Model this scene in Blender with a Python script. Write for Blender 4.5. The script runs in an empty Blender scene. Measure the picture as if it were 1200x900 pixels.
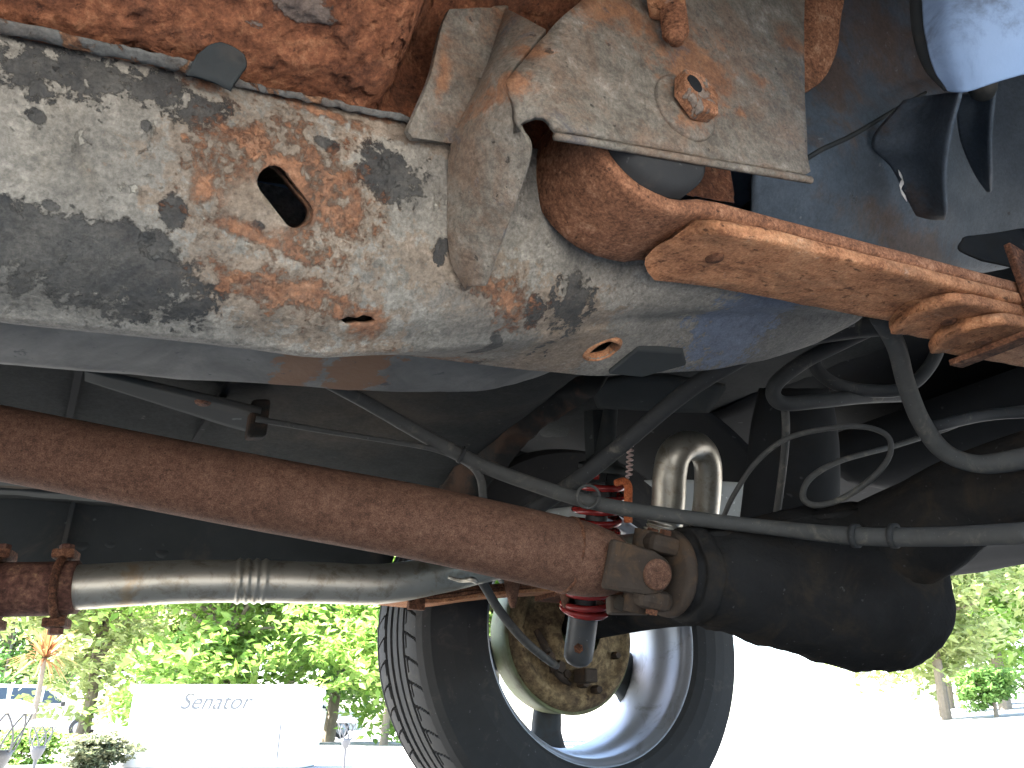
import bpy, bmesh, math, random
from mathutils import Vector, Matrix, noise as mn
R_ = math.radians
random.seed(7)
sc = bpy.context.scene
COL = sc.collection

# ------------------------------------------------------------------ camera
PSI, TH, FPX = R_(30), R_(23.3), 950.0
CAM = Vector((0, 0, .18))
FW = Vector((math.sin(PSI)*math.cos(TH), math.cos(PSI)*math.cos(TH), math.sin(TH)))
RT = Vector((math.cos(PSI), -math.sin(PSI), 0))
UP = RT.cross(FW)
cd = bpy.data.cameras.new('camera'); cam = bpy.data.objects.new('camera', cd); COL.objects.link(cam)
cd.sensor_width = 36; cd.lens = FPX/1200*36; cd.clip_start = .02; cd.clip_end = 2000
cam.matrix_world = Matrix(((RT.x, UP.x, -FW.x, CAM.x), (RT.y, UP.y, -FW.y, CAM.y), (RT.z, UP.z, -FW.z, CAM.z), (0, 0, 0, 1)))
sc.camera = cam

# ------------------------------------------------------------------ sky, sun, exposure
SUN_AZ = Vector((-.86, .50, 0)).normalized(); SUN_EL = R_(56)
world = bpy.data.worlds.new('World'); sc.world = world; world.use_nodes = True
wn = world.node_tree.nodes; wl = world.node_tree.links
sky = wn.new('ShaderNodeTexSky'); sky.sky_type = 'NISHITA'; sky.sun_disc = False
sky.sun_elevation = SUN_EL; sky.sun_rotation = math.atan2(SUN_AZ.x, SUN_AZ.y)
sky.air_density = 1.0; sky.dust_density = 2.0; sky.ozone_density = 1.0
wl.new(sky.outputs[0], wn['Background'].inputs[0]); wn['Background'].inputs[1].default_value = .12
sd = bpy.data.lights.new('sun', 'SUN'); sd.energy = 5.0; sd.angle = R_(.5); sd.color = (1, .965, .91)
sun = bpy.data.objects.new('sun', sd); COL.objects.link(sun)
sdir = Vector((SUN_AZ.x*math.cos(SUN_EL), SUN_AZ.y*math.cos(SUN_EL), math.sin(SUN_EL)))
sun.rotation_euler = sdir.to_track_quat('Z', 'Y').to_euler(); sun.location = (0, 0, 30)
sc.view_settings.view_transform = 'Standard'; sc.view_settings.look = 'None'
sc.view_settings.exposure = 3.8; sc.view_settings.gamma = 1
sc.cycles.use_denoising = True
sc.cycles.diffuse_bounces = 5; sc.cycles.glossy_bounces = 4

# ------------------------------------------------------------------ points on the car, found on its own planes
def ray(px, py): return FW + RT*((px-600)/FPX) + UP*((450-py)/FPX)
def P(px, py, d): return CAM + ray(px, py)*d
def PY(px, py, Y): r = ray(px, py); return CAM + r*(Y/r.y)
def PZ(px, py, Z): r = ray(px, py); return CAM + r*((Z-CAM.z)/r.z)

# ------------------------------------------------------------------ materials
class Mt:
    def __init__(s, name, rough=.7, metal=0.0, spec=.35):
        s.m = bpy.data.materials.new(name); s.m.use_nodes = True
        s.nt = s.m.node_tree; s.b = s.nt.nodes['Principled BSDF']
        s.b.inputs['Roughness'].default_value = rough; s.b.inputs['Metallic'].default_value = metal
        s.b.inputs['Specular IOR Level'].default_value = spec
        s.tc = s.nt.nodes.new('ShaderNodeTexCoord').outputs['Object']
    def N(s, t): return s.nt.nodes.new(t)
    def L(s, a, b):
        if isinstance(a, (int, float)): b.default_value = a
        elif isinstance(a, (tuple, list)): b.default_value = tuple(a)+((1,) if len(a) == 3 and len(b.default_value) == 4 else ())
        else: s.nt.links.new(a, b)
    def noise(s, scale, detail=6, rough=.6, dist=0, vec=None):
        n = s.N('ShaderNodeTexNoise'); n.inputs['Scale'].default_value = scale; n.inputs['Detail'].default_value = detail
        n.inputs['Roughness'].default_value = rough; n.inputs['Distortion'].default_value = dist
        s.L(s.tc if vec is None else vec, n.inputs['Vector']); return n.outputs['Fac']
    def vor(s, scale, feat='F1', vec=None):
        n = s.N('ShaderNodeTexVoronoi'); n.feature = feat; n.inputs['Scale'].default_value = scale
        s.L(s.tc if vec is None else vec, n.inputs['Vector']); return n.outputs['Distance']
    def scaled(s, v):
        n = s.N('ShaderNodeVectorMath'); n.operation = 'MULTIPLY'; s.L(s.tc, n.inputs[0]); n.inputs[1].default_value = v; return n.outputs[0]
    def math(s, op, a, b=0.0, clamp=False):
        n = s.N('ShaderNodeMath'); n.operation = op; n.use_clamp = clamp; s.L(a, n.inputs[0]); s.L(b, n.inputs[1]); return n.outputs[0]
    def step(s, v, lo, hi):
        n = s.N('ShaderNodeMapRange'); n.interpolation_type = 'SMOOTHSTEP'; s.L(v, n.inputs[0])
        n.inputs[1].default_value = lo; n.inputs[2].default_value = hi; return n.outputs[0]
    def ramp(s, fac, stops):
        n = s.N('ShaderNodeValToRGB'); e = n.color_ramp.elements
        while len(e) < len(stops): e.new(.5)
        for i, (p, c) in enumerate(stops): e[i].position = p; e[i].color = tuple(c)+(1,)
        s.L(fac, n.inputs[0]); return n.outputs[0]
    def mix(s, fac, a, b):
        n = s.N('ShaderNodeMix'); n.data_type = 'RGBA'; s.L(fac, n.inputs[0]); s.L(a, n.inputs[6]); s.L(b, n.inputs[7]); return n.outputs[2]
    def blob(s, c, r, wob, k=1.0, lo=.0, hi=.12):
        a = s.N('ShaderNodeVectorMath'); a.operation = 'SUBTRACT'; s.L(s.tc, a.inputs[0]); a.inputs[1].default_value = tuple(c)
        d = s.N('ShaderNodeVectorMath'); d.operation = 'DIVIDE'; s.L(a.outputs[0], d.inputs[0]); d.inputs[1].default_value = tuple(r)
        l = s.N('ShaderNodeVectorMath'); l.operation = 'LENGTH'; s.L(d.outputs[0], l.inputs[0])
        v = s.math('SUBTRACT', .5, s.math('MULTIPLY', l.outputs['Value'], .5))
        v = s.math('ADD', v, s.math('MULTIPLY', s.math('SUBTRACT', wob, .5), k)); return s.step(v, lo, hi)
    def anyof(s, lst):
        r = lst[0]
        for x in lst[1:]: r = s.math('MAXIMUM', r, x)
        return r
    def bump(s, h, strength, dist, prev=None):
        n = s.N('ShaderNodeBump'); n.inputs['Strength'].default_value = strength; n.inputs['Distance'].default_value = dist
        s.L(h, n.inputs['Height'])
        if prev is not None: s.L(prev, n.inputs['Normal'])
        return n.outputs[0]
    def grain(s, col, a, scale=480):
        g = s.math('ADD', s.math('MULTIPLY', s.step(s.noise(scale, 6, .75), .30, .70), 1.3*a), s.math('MULTIPLY', s.step(s.noise(scale*.24, 8, .7), .30, .70), .7*a))
        g = s.math('ADD', g, 1-a); n = s.N('ShaderNodeMix'); n.data_type = 'RGBA'; n.blend_type = 'MULTIPLY'; n.inputs[0].default_value = 1
        s.L(col, n.inputs[6]); cb = s.N('ShaderNodeCombineColor'); [s.L(g, cb.inputs[i]) for i in range(3)]; s.L(cb.outputs[0], n.inputs[7]); return n.outputs[2]
    def done(s, col, nrm=None, rough=None, metal=None, grain=0, gs=480):
        if grain: col = s.grain(col, grain, gs)
        s.L(col, s.b.inputs['Base Color'])
        if nrm is not None: s.L(nrm, s.b.inputs['Normal'])
        if rough is not None: s.L(rough, s.b.inputs['Roughness'])
        if metal is not None: s.L(metal, s.b.inputs['Metallic'])
        return s.m

RUST = [(.25, (.045, .018, .010)), (.42, (.13, .048, .020)), (.55, (.24, .088, .030)), (.68, (.36, .15, .055)), (.85, (.45, .27, .15))]
DRUST = [(.25, (.030, .014, .009)), (.45, (.085, .036, .020)), (.6, (.15, .065, .034)), (.8, (.24, .13, .08))]

def mat_rust(name, ramp=RUST, scale=45, grey=.0, greycol=(.25, .235, .21), orange=.0, bumps=.0012, shift=.0):
    m = Mt(name, .85, spec=.2)
    n1 = m.noise(scale, 10, .68, .4); n2 = m.noise(scale*5, 6, .7); n3 = m.noise(scale*.28, 4, .5)
    f = m.math('ADD', m.math('MULTIPLY', n1, .45), m.math('ADD', m.math('MULTIPLY', n2, .35), m.math('MULTIPLY', n3, .2)))
    f = m.math('ADD', m.math('MULTIPLY', m.math('SUBTRACT', f, .5), 2.3), .5+shift)
    c = m.ramp(f, ramp)
    h = m.math('ADD', n1, m.math('MULTIPLY', n2, .5))
    if grey > 0:
        g = m.noise(scale*.45, 9, .66, .8); mask = m.step(g, .62-grey*.3, .66-grey*.3)
        gc = m.mix(m.noise(scale*2, 6), [x*.6 for x in greycol], [x*1.3 for x in greycol])
        c = m.mix(mask, c, gc); h = m.math('ADD', h, m.math('MULTIPLY', mask, .6))
    lg = m.step(m.noise(max(7, scale*.09), 12, .74, .6), .42, .66); c = m.mix(m.math('MULTIPLY', lg, .5), c, m.mix(n2, [x*.35 for x in ramp[1][1]], [x*1.0 for x in ramp[2][1]]))
    pits = m.step(m.noise(scale*2.3, 3, .5), .66, .72)
    c = m.mix(m.math('MULTIPLY', pits, .75), c, (.03, .016, .011))
    h = m.math('SUBTRACT', h, m.math('MULTIPLY', pits, .3))
    return m.done(c, m.bump(h, 1, bumps*1.4), grain=.38, gs=scale*5)

def mat_grime(name, base, var=.35, scale=30, rough=.75, metal=0.0, dirt=None, dirtamt=.4, bumps=.0004, speck=True, spec=.12):
    m = Mt(name, rough, metal, spec)
    n1 = m.noise(scale, 8, .62, .3); n2 = m.noise(scale*9, 4, .6)
    c = m.mix(n1, [x*(1-var) for x in base], [x*(1+var) for x in base])
    if dirt is not None:
        c = m.mix(m.math('MULTIPLY', m.step(m.noise(scale*.7, 10, .7, .6), .62-dirtamt*.3, .78-dirtamt*.2), .85), c, dirt)
    if speck:
        c = m.mix(m.math('MULTIPLY', m.step(m.noise(scale*6, 2, .5), .70, .76), .5), c, [min(1, x*2.2+.04) for x in base])
    return m.done(c, m.bump(m.math('ADD', n1, m.math('MULTIPLY', n2, .4)), .7, bumps), m.math('ADD', rough-.1, m.math('MULTIPLY', n1, .25)))

def mat_plain(name, col, rough=.6, metal=0.0, var=.12, scale=12):
    m = Mt(name, rough, metal, .4); n = m.noise(scale, 5)
    return m.done(m.mix(n, [x*(1-var) for x in col], [min(1, x*(1+var)) for x in col]))

M = {}
def mat_floor_rust():
    m = Mt('rust_floor', .88, spec=.2)
    n1 = m.noise(75, 12, .72, .5); n2 = m.noise(330, 6, .7); n3 = m.noise(20, 6, .6, .6); wob = m.noise(45, 12, .7, .3)
    f = m.math('ADD', m.math('MULTIPLY', n1, .55), m.math('ADD', m.math('MULTIPLY', n2, .25), m.math('MULTIPLY', n3, .2)))
    f = m.math('ADD', m.math('MULTIPLY', m.math('SUBTRACT', f, .5), 1.9), .5)
    c = m.ramp(f, [(.12, (.045, .019, .012)), (.36, (.15, .058, .031)), (.55, (.27, .104, .051)), (.75, (.42, .195, .10)), (.94, (.52, .35, .23))])
    pit = m.step(m.noise(160, 8, .7, .3), .58, .66); c = m.mix(m.math('MULTIPLY', pit, .7), c, (.04, .019, .013))
    mat_ = m.anyof([m.blob(PY(20, 22, .335), (.055, .2, .014), wob, 1.2, 0, .1), m.blob(PY(200, -6, .32), (.016, .012, .02), wob, 1.0, 0, .08), m.blob(PY(355, -8, .32), (.022, .008, .02), wob, 1.0, 0, .08), m.step(m.noise(40, 12, .72, .5), .69, .72)])
    gc = m.mix(n1, (.10, .085, .072), (.27, .235, .20)); c = m.mix(m.math('MULTIPLY', mat_, .8), c, gc)
    c = m.mix(m.math('MULTIPLY', m.step(m.noise(28, 12, .75, .4), .52, .66), .6), c, m.mix(n2, (.04, .02, .014), (.12, .055, .034)))
    h = m.math('ADD', n1, m.math('MULTIPLY', n2, .4)); h = m.math('ADD', h, m.math('MULTIPLY', mat_, .5)); h = m.math('ADD', h, m.math('MULTIPLY', m.noise(28, 12, .75, .4), .8))
    return m.done(c, m.bump(h, 1, .0036), grain=.45)
M['rust_floor'] = mat_floor_rust()
def mat_leaf():
    m = Mt('rust_leaf', .85, spec=.2); sv = m.scaled((.45, 1, 1))
    n1 = m.noise(70, 12, .72, .5, sv); n2 = m.noise(420, 8, .7); n3 = m.noise(16, 6, .6, .4)
    f = m.math('ADD', m.math('MULTIPLY', n1, .42), m.math('ADD', m.math('MULTIPLY', n2, .36), m.math('MULTIPLY', n3, .22)))
    f = m.math('ADD', m.math('MULTIPLY', m.math('SUBTRACT', f, .5), 2.2), .5)
    c = m.ramp(f, [(.12, (.055, .025, .016)), (.32, (.21, .086, .042)), (.50, (.40, .178, .084)), (.68, (.50, .255, .13)), (.92, (.55, .39, .27))])
    fl = m.step(m.noise(130, 8, .66, .3, sv), .60, .66); c = m.mix(m.math('MULTIPLY', fl, .75), c, (.06, .028, .018))
    big = m.step(m.noise(30, 12, .72, .5, sv), .48, .64); c = m.mix(m.math('MULTIPLY', big, .65), c, m.mix(n2, (.075, .034, .020), (.24, .115, .062)))
    pale = m.step(m.noise(50, 10, .7, .3), .62, .68); c = m.mix(m.math('MULTIPLY', pale, .4), c, (.42, .33, .25))
    h = m.math('SUBTRACT', m.math('ADD', n1, m.math('MULTIPLY', n2, .5)), m.math('MULTIPLY', fl, .4))
    return m.done(c, m.bump(h, 1, .0022), grain=.40)
M['rust_leaf'] = mat_leaf()
M['rust_eye'] = mat_rust('rust_eye', [(.15, (.045, .021, .013)), (.38, (.16, .068, .035)), (.58, (.27, .122, .064)), (.82, (.40, .225, .135))], 85, 0, bumps=.0009)
M['rust_shaft'] = mat_rust('rust_shaft', [(.15, (.040, .020, .013)), (.45, (.102, .050, .031)), (.72, (.165, .088, .057)), (.95, (.27, .18, .125))], 170, 0, bumps=.0004)
M['rust_bolt'] = mat_rust('rust_bolt', [(.15, (.06, .028, .018)), (.38, (.17, .075, .040)), (.58, (.29, .135, .07)), (.82, (.42, .24, .15))], 110, .3, (.20, .17, .14), bumps=.0009)
M['rust_dark'] = mat_rust('rust_dark', DRUST, 60, 0, bumps=.001)
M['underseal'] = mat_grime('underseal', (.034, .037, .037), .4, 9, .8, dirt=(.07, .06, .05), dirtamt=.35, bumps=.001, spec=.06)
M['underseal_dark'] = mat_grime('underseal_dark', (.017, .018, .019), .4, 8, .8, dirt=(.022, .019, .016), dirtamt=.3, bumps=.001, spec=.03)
M['rubber'] = mat_grime('rubber', (.030, .031, .031), .3, 40, .7, dirt=(.10, .09, .075), dirtamt=.3)
M['cable'] = mat_grime('cable', (.055, .055, .052), .3, 60, .65, dirt=(.12, .11, .09), dirtamt=.35)
M['black_gap'] = mat_plain('black_gap', (.012, .012, .012), .9)
M['tyre'] = mat_grime('tyre', (.028, .028, .028), .25, 30, .75, dirt=(.055, .05, .043), dirtamt=.3)
M['kick'] = mat_grime('kick_up_coating', (.016, .016, .015), .4, 20, .8, dirt=(.055, .030, .018), dirtamt=.5, bumps=.001)
M['yoke'] = mat_grime('yoke_steel', (.045, .034, .026), .45, 45, .75, dirt=(.09, .055, .032), dirtamt=.5, bumps=.001, spec=.1)
M['diff'] = mat_grime('diff', (.019, .0185, .018), .5, 22, .95, dirt=(.035, .028, .021), dirtamt=.45, bumps=.004, spec=.02)
M['alloy'] = mat_grime('alloy', (.30, .31, .33), .08, 25, .42, .55, dirt=(.17, .165, .16), dirtamt=.35, bumps=.0001, speck=False, spec=.4)
M['alloy_shaded'] = mat_grime('alloy_shaded', (.045, .05, .052), .2, 20, .6, .2, dirt=(.04, .035, .03), dirtamt=.4, speck=False)  # darker copy of the alloy: shade on the unlit spokes put into colour
M['ochre'] = mat_rust('ochre_backplate', [(.2, (.045, .030, .019)), (.45, (.115, .078, .042)), (.65, (.20, .145, .075)), (.85, (.27, .20, .11))], 17, 0, bumps=.0008)
M['drum_paint'] = mat_grime('drum_paint', (.15, .165, .09), .25, 30, .6, dirt=(.10, .08, .045), dirtamt=.55)
M['red'] = mat_plain('red_paint', (.20, .018, .016), .22, 0, .2, 60)
M['white_paint'] = mat_plain('white_paint', (.75, .74, .72), .4)
M['orange'] = mat_rust('orange_primer', [(.2, (.20, .05, .02)), (.5, (.38, .10, .035)), (.8, (.5, .17, .07))], 80, 0, bumps=.0004)

# rail of the body: chipped grey coating, dark paint left in patches, rust where the seams and holes are
def mat_rail():
    m = Mt('rail_coating', .75, spec=.3)
    n = m.noise(32, 12, .68, .5); nf = m.noise(230, 10, .72); nl = m.noise(8, 5, .55, .5); wob = m.noise(75, 12, .72, .3); wob2 = m.noise(210, 8, .7, .2)
    c = m.ramp(m.math('ADD', m.math('MULTIPLY', n, .5), m.math('MULTIPLY', nf, .5)),
               [(.32, (.085, .075, .060)), (.44, (.185, .166, .136)), (.56, (.275, .249, .205)), (.70, (.41, .37, .305))])
    c = m.mix(m.math('MULTIPLY', m.step(nl, .42, .66), .55), c, (.175, .162, .140))
    c = m.mix(m.math('MULTIPLY', m.step(m.noise(14, 9, .7, .8), .50, .68), .45), c, (.20, .160, .11))
    c = m.mix(m.math('MULTIPLY', m.step(m.noise(26, 12, .74, .6), .50, .66), .5), c, (.115, .105, .09))
    crust = m.step(m.noise(60, 12, .74, .3), .585, .64); c = m.mix(m.math('MULTIPLY', crust, .55), c, (.47, .435, .35))
    mark = m.step(m.noise(95, 10, .72, .5), .655, .69); c = m.mix(m.math('MULTIPLY', mark, .7), c, (.085, .08, .07))
    def at(px, py):
        t = max(0, min(1, (py-(52+.21*px))/(316-.12*px))); return PY(px, py, .36+.03*t+.04*t**3)
    wm = m.math('ADD', m.math('MULTIPLY', wob, .72), m.math('MULTIPLY', wob2, .38)); wm = m.math('SUBTRACT', wm, .05)
    def B(px, py, w, h, k=1.1, lo=0.0, hi=.06, W=wm): return m.blob(at(px, py), (w*.00042, .3, h*.00042), W, k*1.15, lo, max(hi, .10))
    brown = m.anyof([B(560, 330, 180, 50, 1.8), B(330, 345, 200, 45, 1.9), B(330, 215, 170, 120, 1.7), B(700, 360, 140, 45, 1.7), B(400, 125, 210, 26, 1.6)])
    c = m.mix(m.math('MULTIPLY', brown, .5), c, m.mix(nf, (.13, .08, .045), (.30, .19, .11)))
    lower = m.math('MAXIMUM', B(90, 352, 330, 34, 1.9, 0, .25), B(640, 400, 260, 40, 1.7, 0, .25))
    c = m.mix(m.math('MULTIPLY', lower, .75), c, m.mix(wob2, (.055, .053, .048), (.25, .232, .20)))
    dark = m.anyof([B(45, 85, 100, 34, 2.7, .10, .22), B(120, 95, 90, 26, 2.7, .10, .22), B(170, 88, 50, 20, 2.7, .10, .22), B(70, 290, 190, 40, 1.5), B(165, 298, 60, 34, 1.1), B(455, 205, 55, 38, 1.6), B(440, 190, 30, 16, 1.6), B(380, 170, 22, 12, 1.6), B(205, 245, 16, 20, 1.4),
                    B(42, 137, 13, 8, 1.2), B(170, 150, 8, 8, 1.4), B(60, 238, 12, 7, 1.4), B(690, 340, 50, 30, 1.9), B(305, 262, 10, 7, 1.4), B(330, 110, 26, 7, 1.6), B(392, 122, 20, 6, 1.6), B(640, 350, 26, 16, 1.6), B(605, 385, 24, 9, 1.6), B(30, 45, 60, 14, 2.7, .10, .22), B(520, 290, 14, 18, 1.8), B(230, 130, 80, 30, 2.7, .10, .22)])
    dc = m.mix(wob2, (.006, .0065, .007), (.045, .045, .044)); c = m.mix(m.math('MULTIPLY', dark, m.math('ADD', .62, m.math('MULTIPLY', wob2, .6), True)), c, dc)
    soot = m.step(m.noise(11, 14, .76, .7), .40, .66); c = m.mix(m.math('MULTIPLY', soot, .55), c, m.mix(nf, (.06, .055, .047), (.155, .142, .12)))
    def BR(*a): return B(*a[:4], (a[4] if len(a) > 4 else 1.3)*1.1, (a[5] if len(a) > 5 else 0), .34)
    ring = m.math('MULTIPLY', B(338, 222, 118, 92, 2.6, .03, .32), m.math('SUBTRACT', 1.0, B(306, 238, 52, 40, 1.2, .0, .25)))
    rust = m.anyof([ring, BR(290, 165, 74, 30, 2.0, .05, .40), BR(240, 215, 20, 30, 1.6), BR(290, 268, 62, 15, 1.5), BR(325, 283, 30, 10, 1.5), BR(415, 245, 18, 40, 1.6), BR(345, 348, 130, 24, 2.2, .06, .40), BR(422, 374, 48, 20, 1.5), BR(240, 98, 28, 16, 1.6),
                    BR(430, 130, 80, 12, 2.0), BR(600, 338, 84, 28, 2.1, .04, .40), BR(375, 130, 70, 12, 2.0), BR(24, 40, 30, 8, 1.6), BR(705, 412, 26, 16, 1.2)])
    rc = m.ramp(m.math('ADD', m.math('MULTIPLY', m.noise(80, 12, .74, .4), .65), m.math('MULTIPLY', nf, .35)), [(.32, (.045, .023, .015)), (.43, (.125, .055, .029)), (.54, (.24, .108, .053)), (.66, (.36, .19, .105)), (.80, (.40, .31, .235))])
    c = m.mix(m.math('MULTIPLY', rust, m.math('ADD', .45, m.math('MULTIPLY', wob2, .85), True)), c, rc)
    rear_dark = m.blob(Vector((.56, .45, .52)), (.17, .4, .2), wob, 1.0, 0, .3); c = m.mix(m.math('MULTIPLY', rear_dark, .8), c, m.mix(nf, (.03, .03, .03), (.13, .127, .12)))  # rail colour gets darker around its rear end
    blue = m.blob(PY(870, 362, .42), (.075, .3, .024), wm, 1.8, 0, .1)
    bc = m.mix(wob, (.03, .042, .07), (.17, .20, .26)); c = m.mix(m.math('MULTIPLY', blue, .9), c, bc)
    h = m.math('ADD', m.math('MULTIPLY', n, .8), m.math('MULTIPLY', nf, .45))
    h = m.math('SUBTRACT', h, m.math('MULTIPLY', dark, .22)); h = m.math('ADD', h, m.math('MULTIPLY', rust, .30)); h = m.math('ADD', h, m.math('MULTIPLY', crust, .2)); h = m.math('SUBTRACT', h, m.math('MULTIPLY', mark, .2))
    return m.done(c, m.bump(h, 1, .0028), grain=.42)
M['rail'] = mat_rail()

def mat_hanger():
    m = Mt('hanger_steel', .7, spec=.35)
    n = m.noise(42, 12, .7, .6); nf = m.noise(220, 8, .7); wob = m.noise(60, 12, .72, .4)
    c = m.ramp(m.math('ADD', m.math('MULTIPLY', n, .6), m.math('MULTIPLY', nf, .4)), [(.32, (.052, .044, .034)), (.44, (.115, .099, .077)), (.56, (.190, .168, .135)), (.70, (.34, .31, .265))])
    def B(px, py, w, h, k=2.2, lo=0.0, hi=.45, Y=.30): return m.blob(PY(px, py, Y), (w*.0005, .1, h*.0005), wob, k, lo, hi)
    rust = m.anyof([B(800, 80, 100, 90), B(700, 20, 190, 45, 2.2), B(800, 140, 50, 40), B(622, 60, 26, 24), B(600, 90, 30, 30), B(880, 100, 30, 20), B(500, 110, 14, 70, 1.4, Y=.36), B(530, 40, 40, 10, 1.2, Y=.36), B(855, 140, 16, 12), B(800, 150, 40, 16), B(920, 60, 40, 30, 1.5)])
    br = m.step(m.noise(22, 12, .74, .6), .42, .62); c = m.mix(m.math('MULTIPLY', br, .7), c, m.mix(nf, (.085, .05, .03), (.22, .14, .09)))
    c = m.mix(m.math('MULTIPLY', rust, .8), c, m.ramp(m.noise(90, 12, .74), [(.3, (.09, .042, .022)), (.5, (.23, .10, .045)), (.7, (.35, .17, .08))]))
    dk = m.step(m.noise(30, 12, .72, .4), .58, .66); c = m.mix(m.math('MULTIPLY', dk, .6), c, (.085, .083, .088))
    pit = m.step(m.noise(120, 3, .5), .69, .73); c = m.mix(m.math('MULTIPLY', pit, .8), c, (.03, .025, .02))
    h = m.math('SUBTRACT', m.math('ADD', n, m.math('MULTIPLY', nf, .4)), m.math('MULTIPLY', pit, .3))
    return m.done(c, m.bump(h, 1, .0020), grain=.42)
M['hanger'] = mat_hanger()

def mat_pipe():
    m = Mt('stainless_pipe', .3, .85, .5)
    n = m.noise(14, 8, .65, .4); nf = m.noise(90, 6)
    c = m.mix(n, (.34, .315, .26), (.52, .49, .42)); c = m.mix(m.math('MULTIPLY', m.step(m.noise(35, 10, .7, .5), .47, .66), .7), c, (.21, .175, .12))
    st = m.step(m.noise(22, 9, .7, .8), .60, .70); c = m.mix(m.math('MULTIPLY', st, .6), c, (.30, .20, .10))
    band = m.blob(P(150, 690, .97), (.016, .2, .2), m.noise(60, 12, .72), 2.2, 0, .6); c = m.mix(m.math('MULTIPLY', band, .6), c, (.40, .27, .14))
    return m.done(c, m.bump(nf, .5, .0008), m.math('ADD', .29, m.math('MULTIPLY', n, .3)))
M['pipe'] = mat_pipe()

# ------------------------------------------------------------------ mesh helpers
def empty(name, loc, label=None, cat=None, group=None):
    o = bpy.data.objects.new(name, None); COL.objects.link(o); o.location = loc; o.empty_display_size = .1
    if label: o['label'] = label
    if cat: o['category'] = cat
    if group: o['group'] = group
    return o
def mk(name, verts, faces, mat, parent=None, smooth=True, label=None, thick=0, bevel=0, local=False):
    me = bpy.data.meshes.new(name); me.from_pydata([tuple(v) for v in verts], [], faces); me.update()
    bm = bmesh.new(); bm.from_mesh(me); bmesh.ops.recalc_face_normals(bm, faces=bm.faces); bm.to_mesh(me); bm.free()
    if mat is not None: me.materials.append(M[mat] if isinstance(mat, str) else mat)
    if smooth:
        for p in me.polygons: p.use_smooth = True
    o = bpy.data.objects.new(name, me); COL.objects.link(o)
    if parent is not None:
        o.parent = parent
        if not local:
            w = Vector((0, 0, 0)); p = parent
            if p.type == 'EMPTY' and p.parent is None: o.matrix_parent_inverse = Matrix.Translation(p.location).inverted()
    if label: o['label'] = label
    if thick: s = o.modifiers.new('Solidify', 'SOLIDIFY'); s.thickness = thick; s.offset = 0
    if bevel: b = o.modifiers.new('Bevel', 'BEVEL'); b.width = bevel; b.segments = 2; b.limit_method = 'ANGLE'; b.angle_limit = R_(40)
    return o
def cr(p0, p1, p2, p3, t):
    return .5*((2*p1)+(p2-p0)*t+(2*p0-5*p1+4*p2-p3)*t*t+(3*p1-p0-3*p2+p3)*t*t*t)
def spline(pts, n):
    """n points along a Catmull-Rom curve through pts (Vectors of any size)"""
    m = len(pts)
    if m == 2: return [pts[0].lerp(pts[1], i/(n-1)) for i in range(n)]
    out = []
    for i in range(n):
        u = i/(n-1)*(m-1); k = min(int(u), m-2); t = u-k
        out.append(cr(pts[k-1] if k else 2*pts[0]-pts[1], pts[k], pts[k+1], pts[k+2] if k+2 < m else 2*pts[-1]-pts[-2], t))
    return out
def grid(rows, nu, nv, disp=None, smooth_u=True, smooth_v=True):
    def lin(pts, n):
        m = len(pts); o = []
        for i in range(n):
            u = i/(n-1)*(m-1); k = min(int(u), m-2); o.append(pts[k].lerp(pts[k+1], u-k))
        return o
    rr = [(spline if smooth_u else lin)([Vector(p) for p in r], nu) for r in rows]
    cols = [(spline if smooth_v else lin)([rr[j][i] for j in range(len(rr))], nv) for i in range(nu)]
    V = [cols[i][j] for j in range(nv) for i in range(nu)]
    Fc = [(j*nu+i, j*nu+i+1, (j+1)*nu+i+1, (j+1)*nu+i) for j in range(nv-1) for i in range(nu-1)]
    if disp: V = [v + disp(v) for v in V]
    return V, Fc
def fbm(v, s, o=4):
    return mn.fractal(v*s, .9, 2.1, o, noise_basis='PERLIN_ORIGINAL')
def tube(pts, radii, n=None, seg=12, close=True, wob=0):
    """swept tube: pts list of Vectors, radii number or list"""
    if not isinstance(radii, (list, tuple)): radii = [radii]*len(pts)
    n = n or max(2, (len(pts)-1)*6+1)
    ps = spline([Vector((*p, r)).to_4d() if False else Vector((p[0], p[1], p[2], r)) for p, r in zip(pts, radii)], n)
    V = []; Fc = []; prev = None
    c = [Vector(p[:3]) for p in ps]
    for i in range(n):
        t = (c[min(i+1, n-1)]-c[max(i-1, 0)]).normalized()
        if prev is None: a = t.orthogonal().normalized()
        else:
            a = prev - t*prev.dot(t)
            a = a.normalized() if a.length > 1e-6 else t.orthogonal().normalized()
        prev = a; b = t.cross(a)
        r = ps[i][3]
        for k in range(seg):
            an = 2*math.pi*k/seg; V.append(c[i]+(a*math.cos(an)+b*math.sin(an))*r)
    for i in range(n-1):
        for k in range(seg):
            k2 = (k+1) % seg; Fc.append((i*seg+k, i*seg+k2, (i+1)*seg+k2, (i+1)*seg+k))
    if close:
        Fc.append(tuple(range(seg-1, -1, -1))); Fc.append(tuple((n-1)*seg+k for k in range(seg)))
    return V, Fc
def lathe(o, ax, prof, seg=32, ref=None):
    """prof: list of (along, radius)"""
    o = Vector(o); ax = Vector(ax).normalized(); a = (ax.orthogonal() if ref is None else (Vector(ref)-ax*Vector(ref).dot(ax))).normalized(); b = ax.cross(a)
    V = []; Fc = []
    for (t, r) in prof:
        for k in range(seg):
            an = 2*math.pi*k/seg; V.append(o+ax*t+(a*math.cos(an)+b*math.sin(an))*r)
    for i in range(len(prof)-1):
        for k in range(seg):
            k2 = (k+1) % seg; Fc.append((i*seg+k, i*seg+k2, (i+1)*seg+k2, (i+1)*seg+k))
    return V, Fc
def join(*parts):
    V = []; Fc = []
    for v, f in parts:
        n = len(V); V += list(v); Fc += [tuple(i+n for i in q) for q in f]
    return V, Fc
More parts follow.
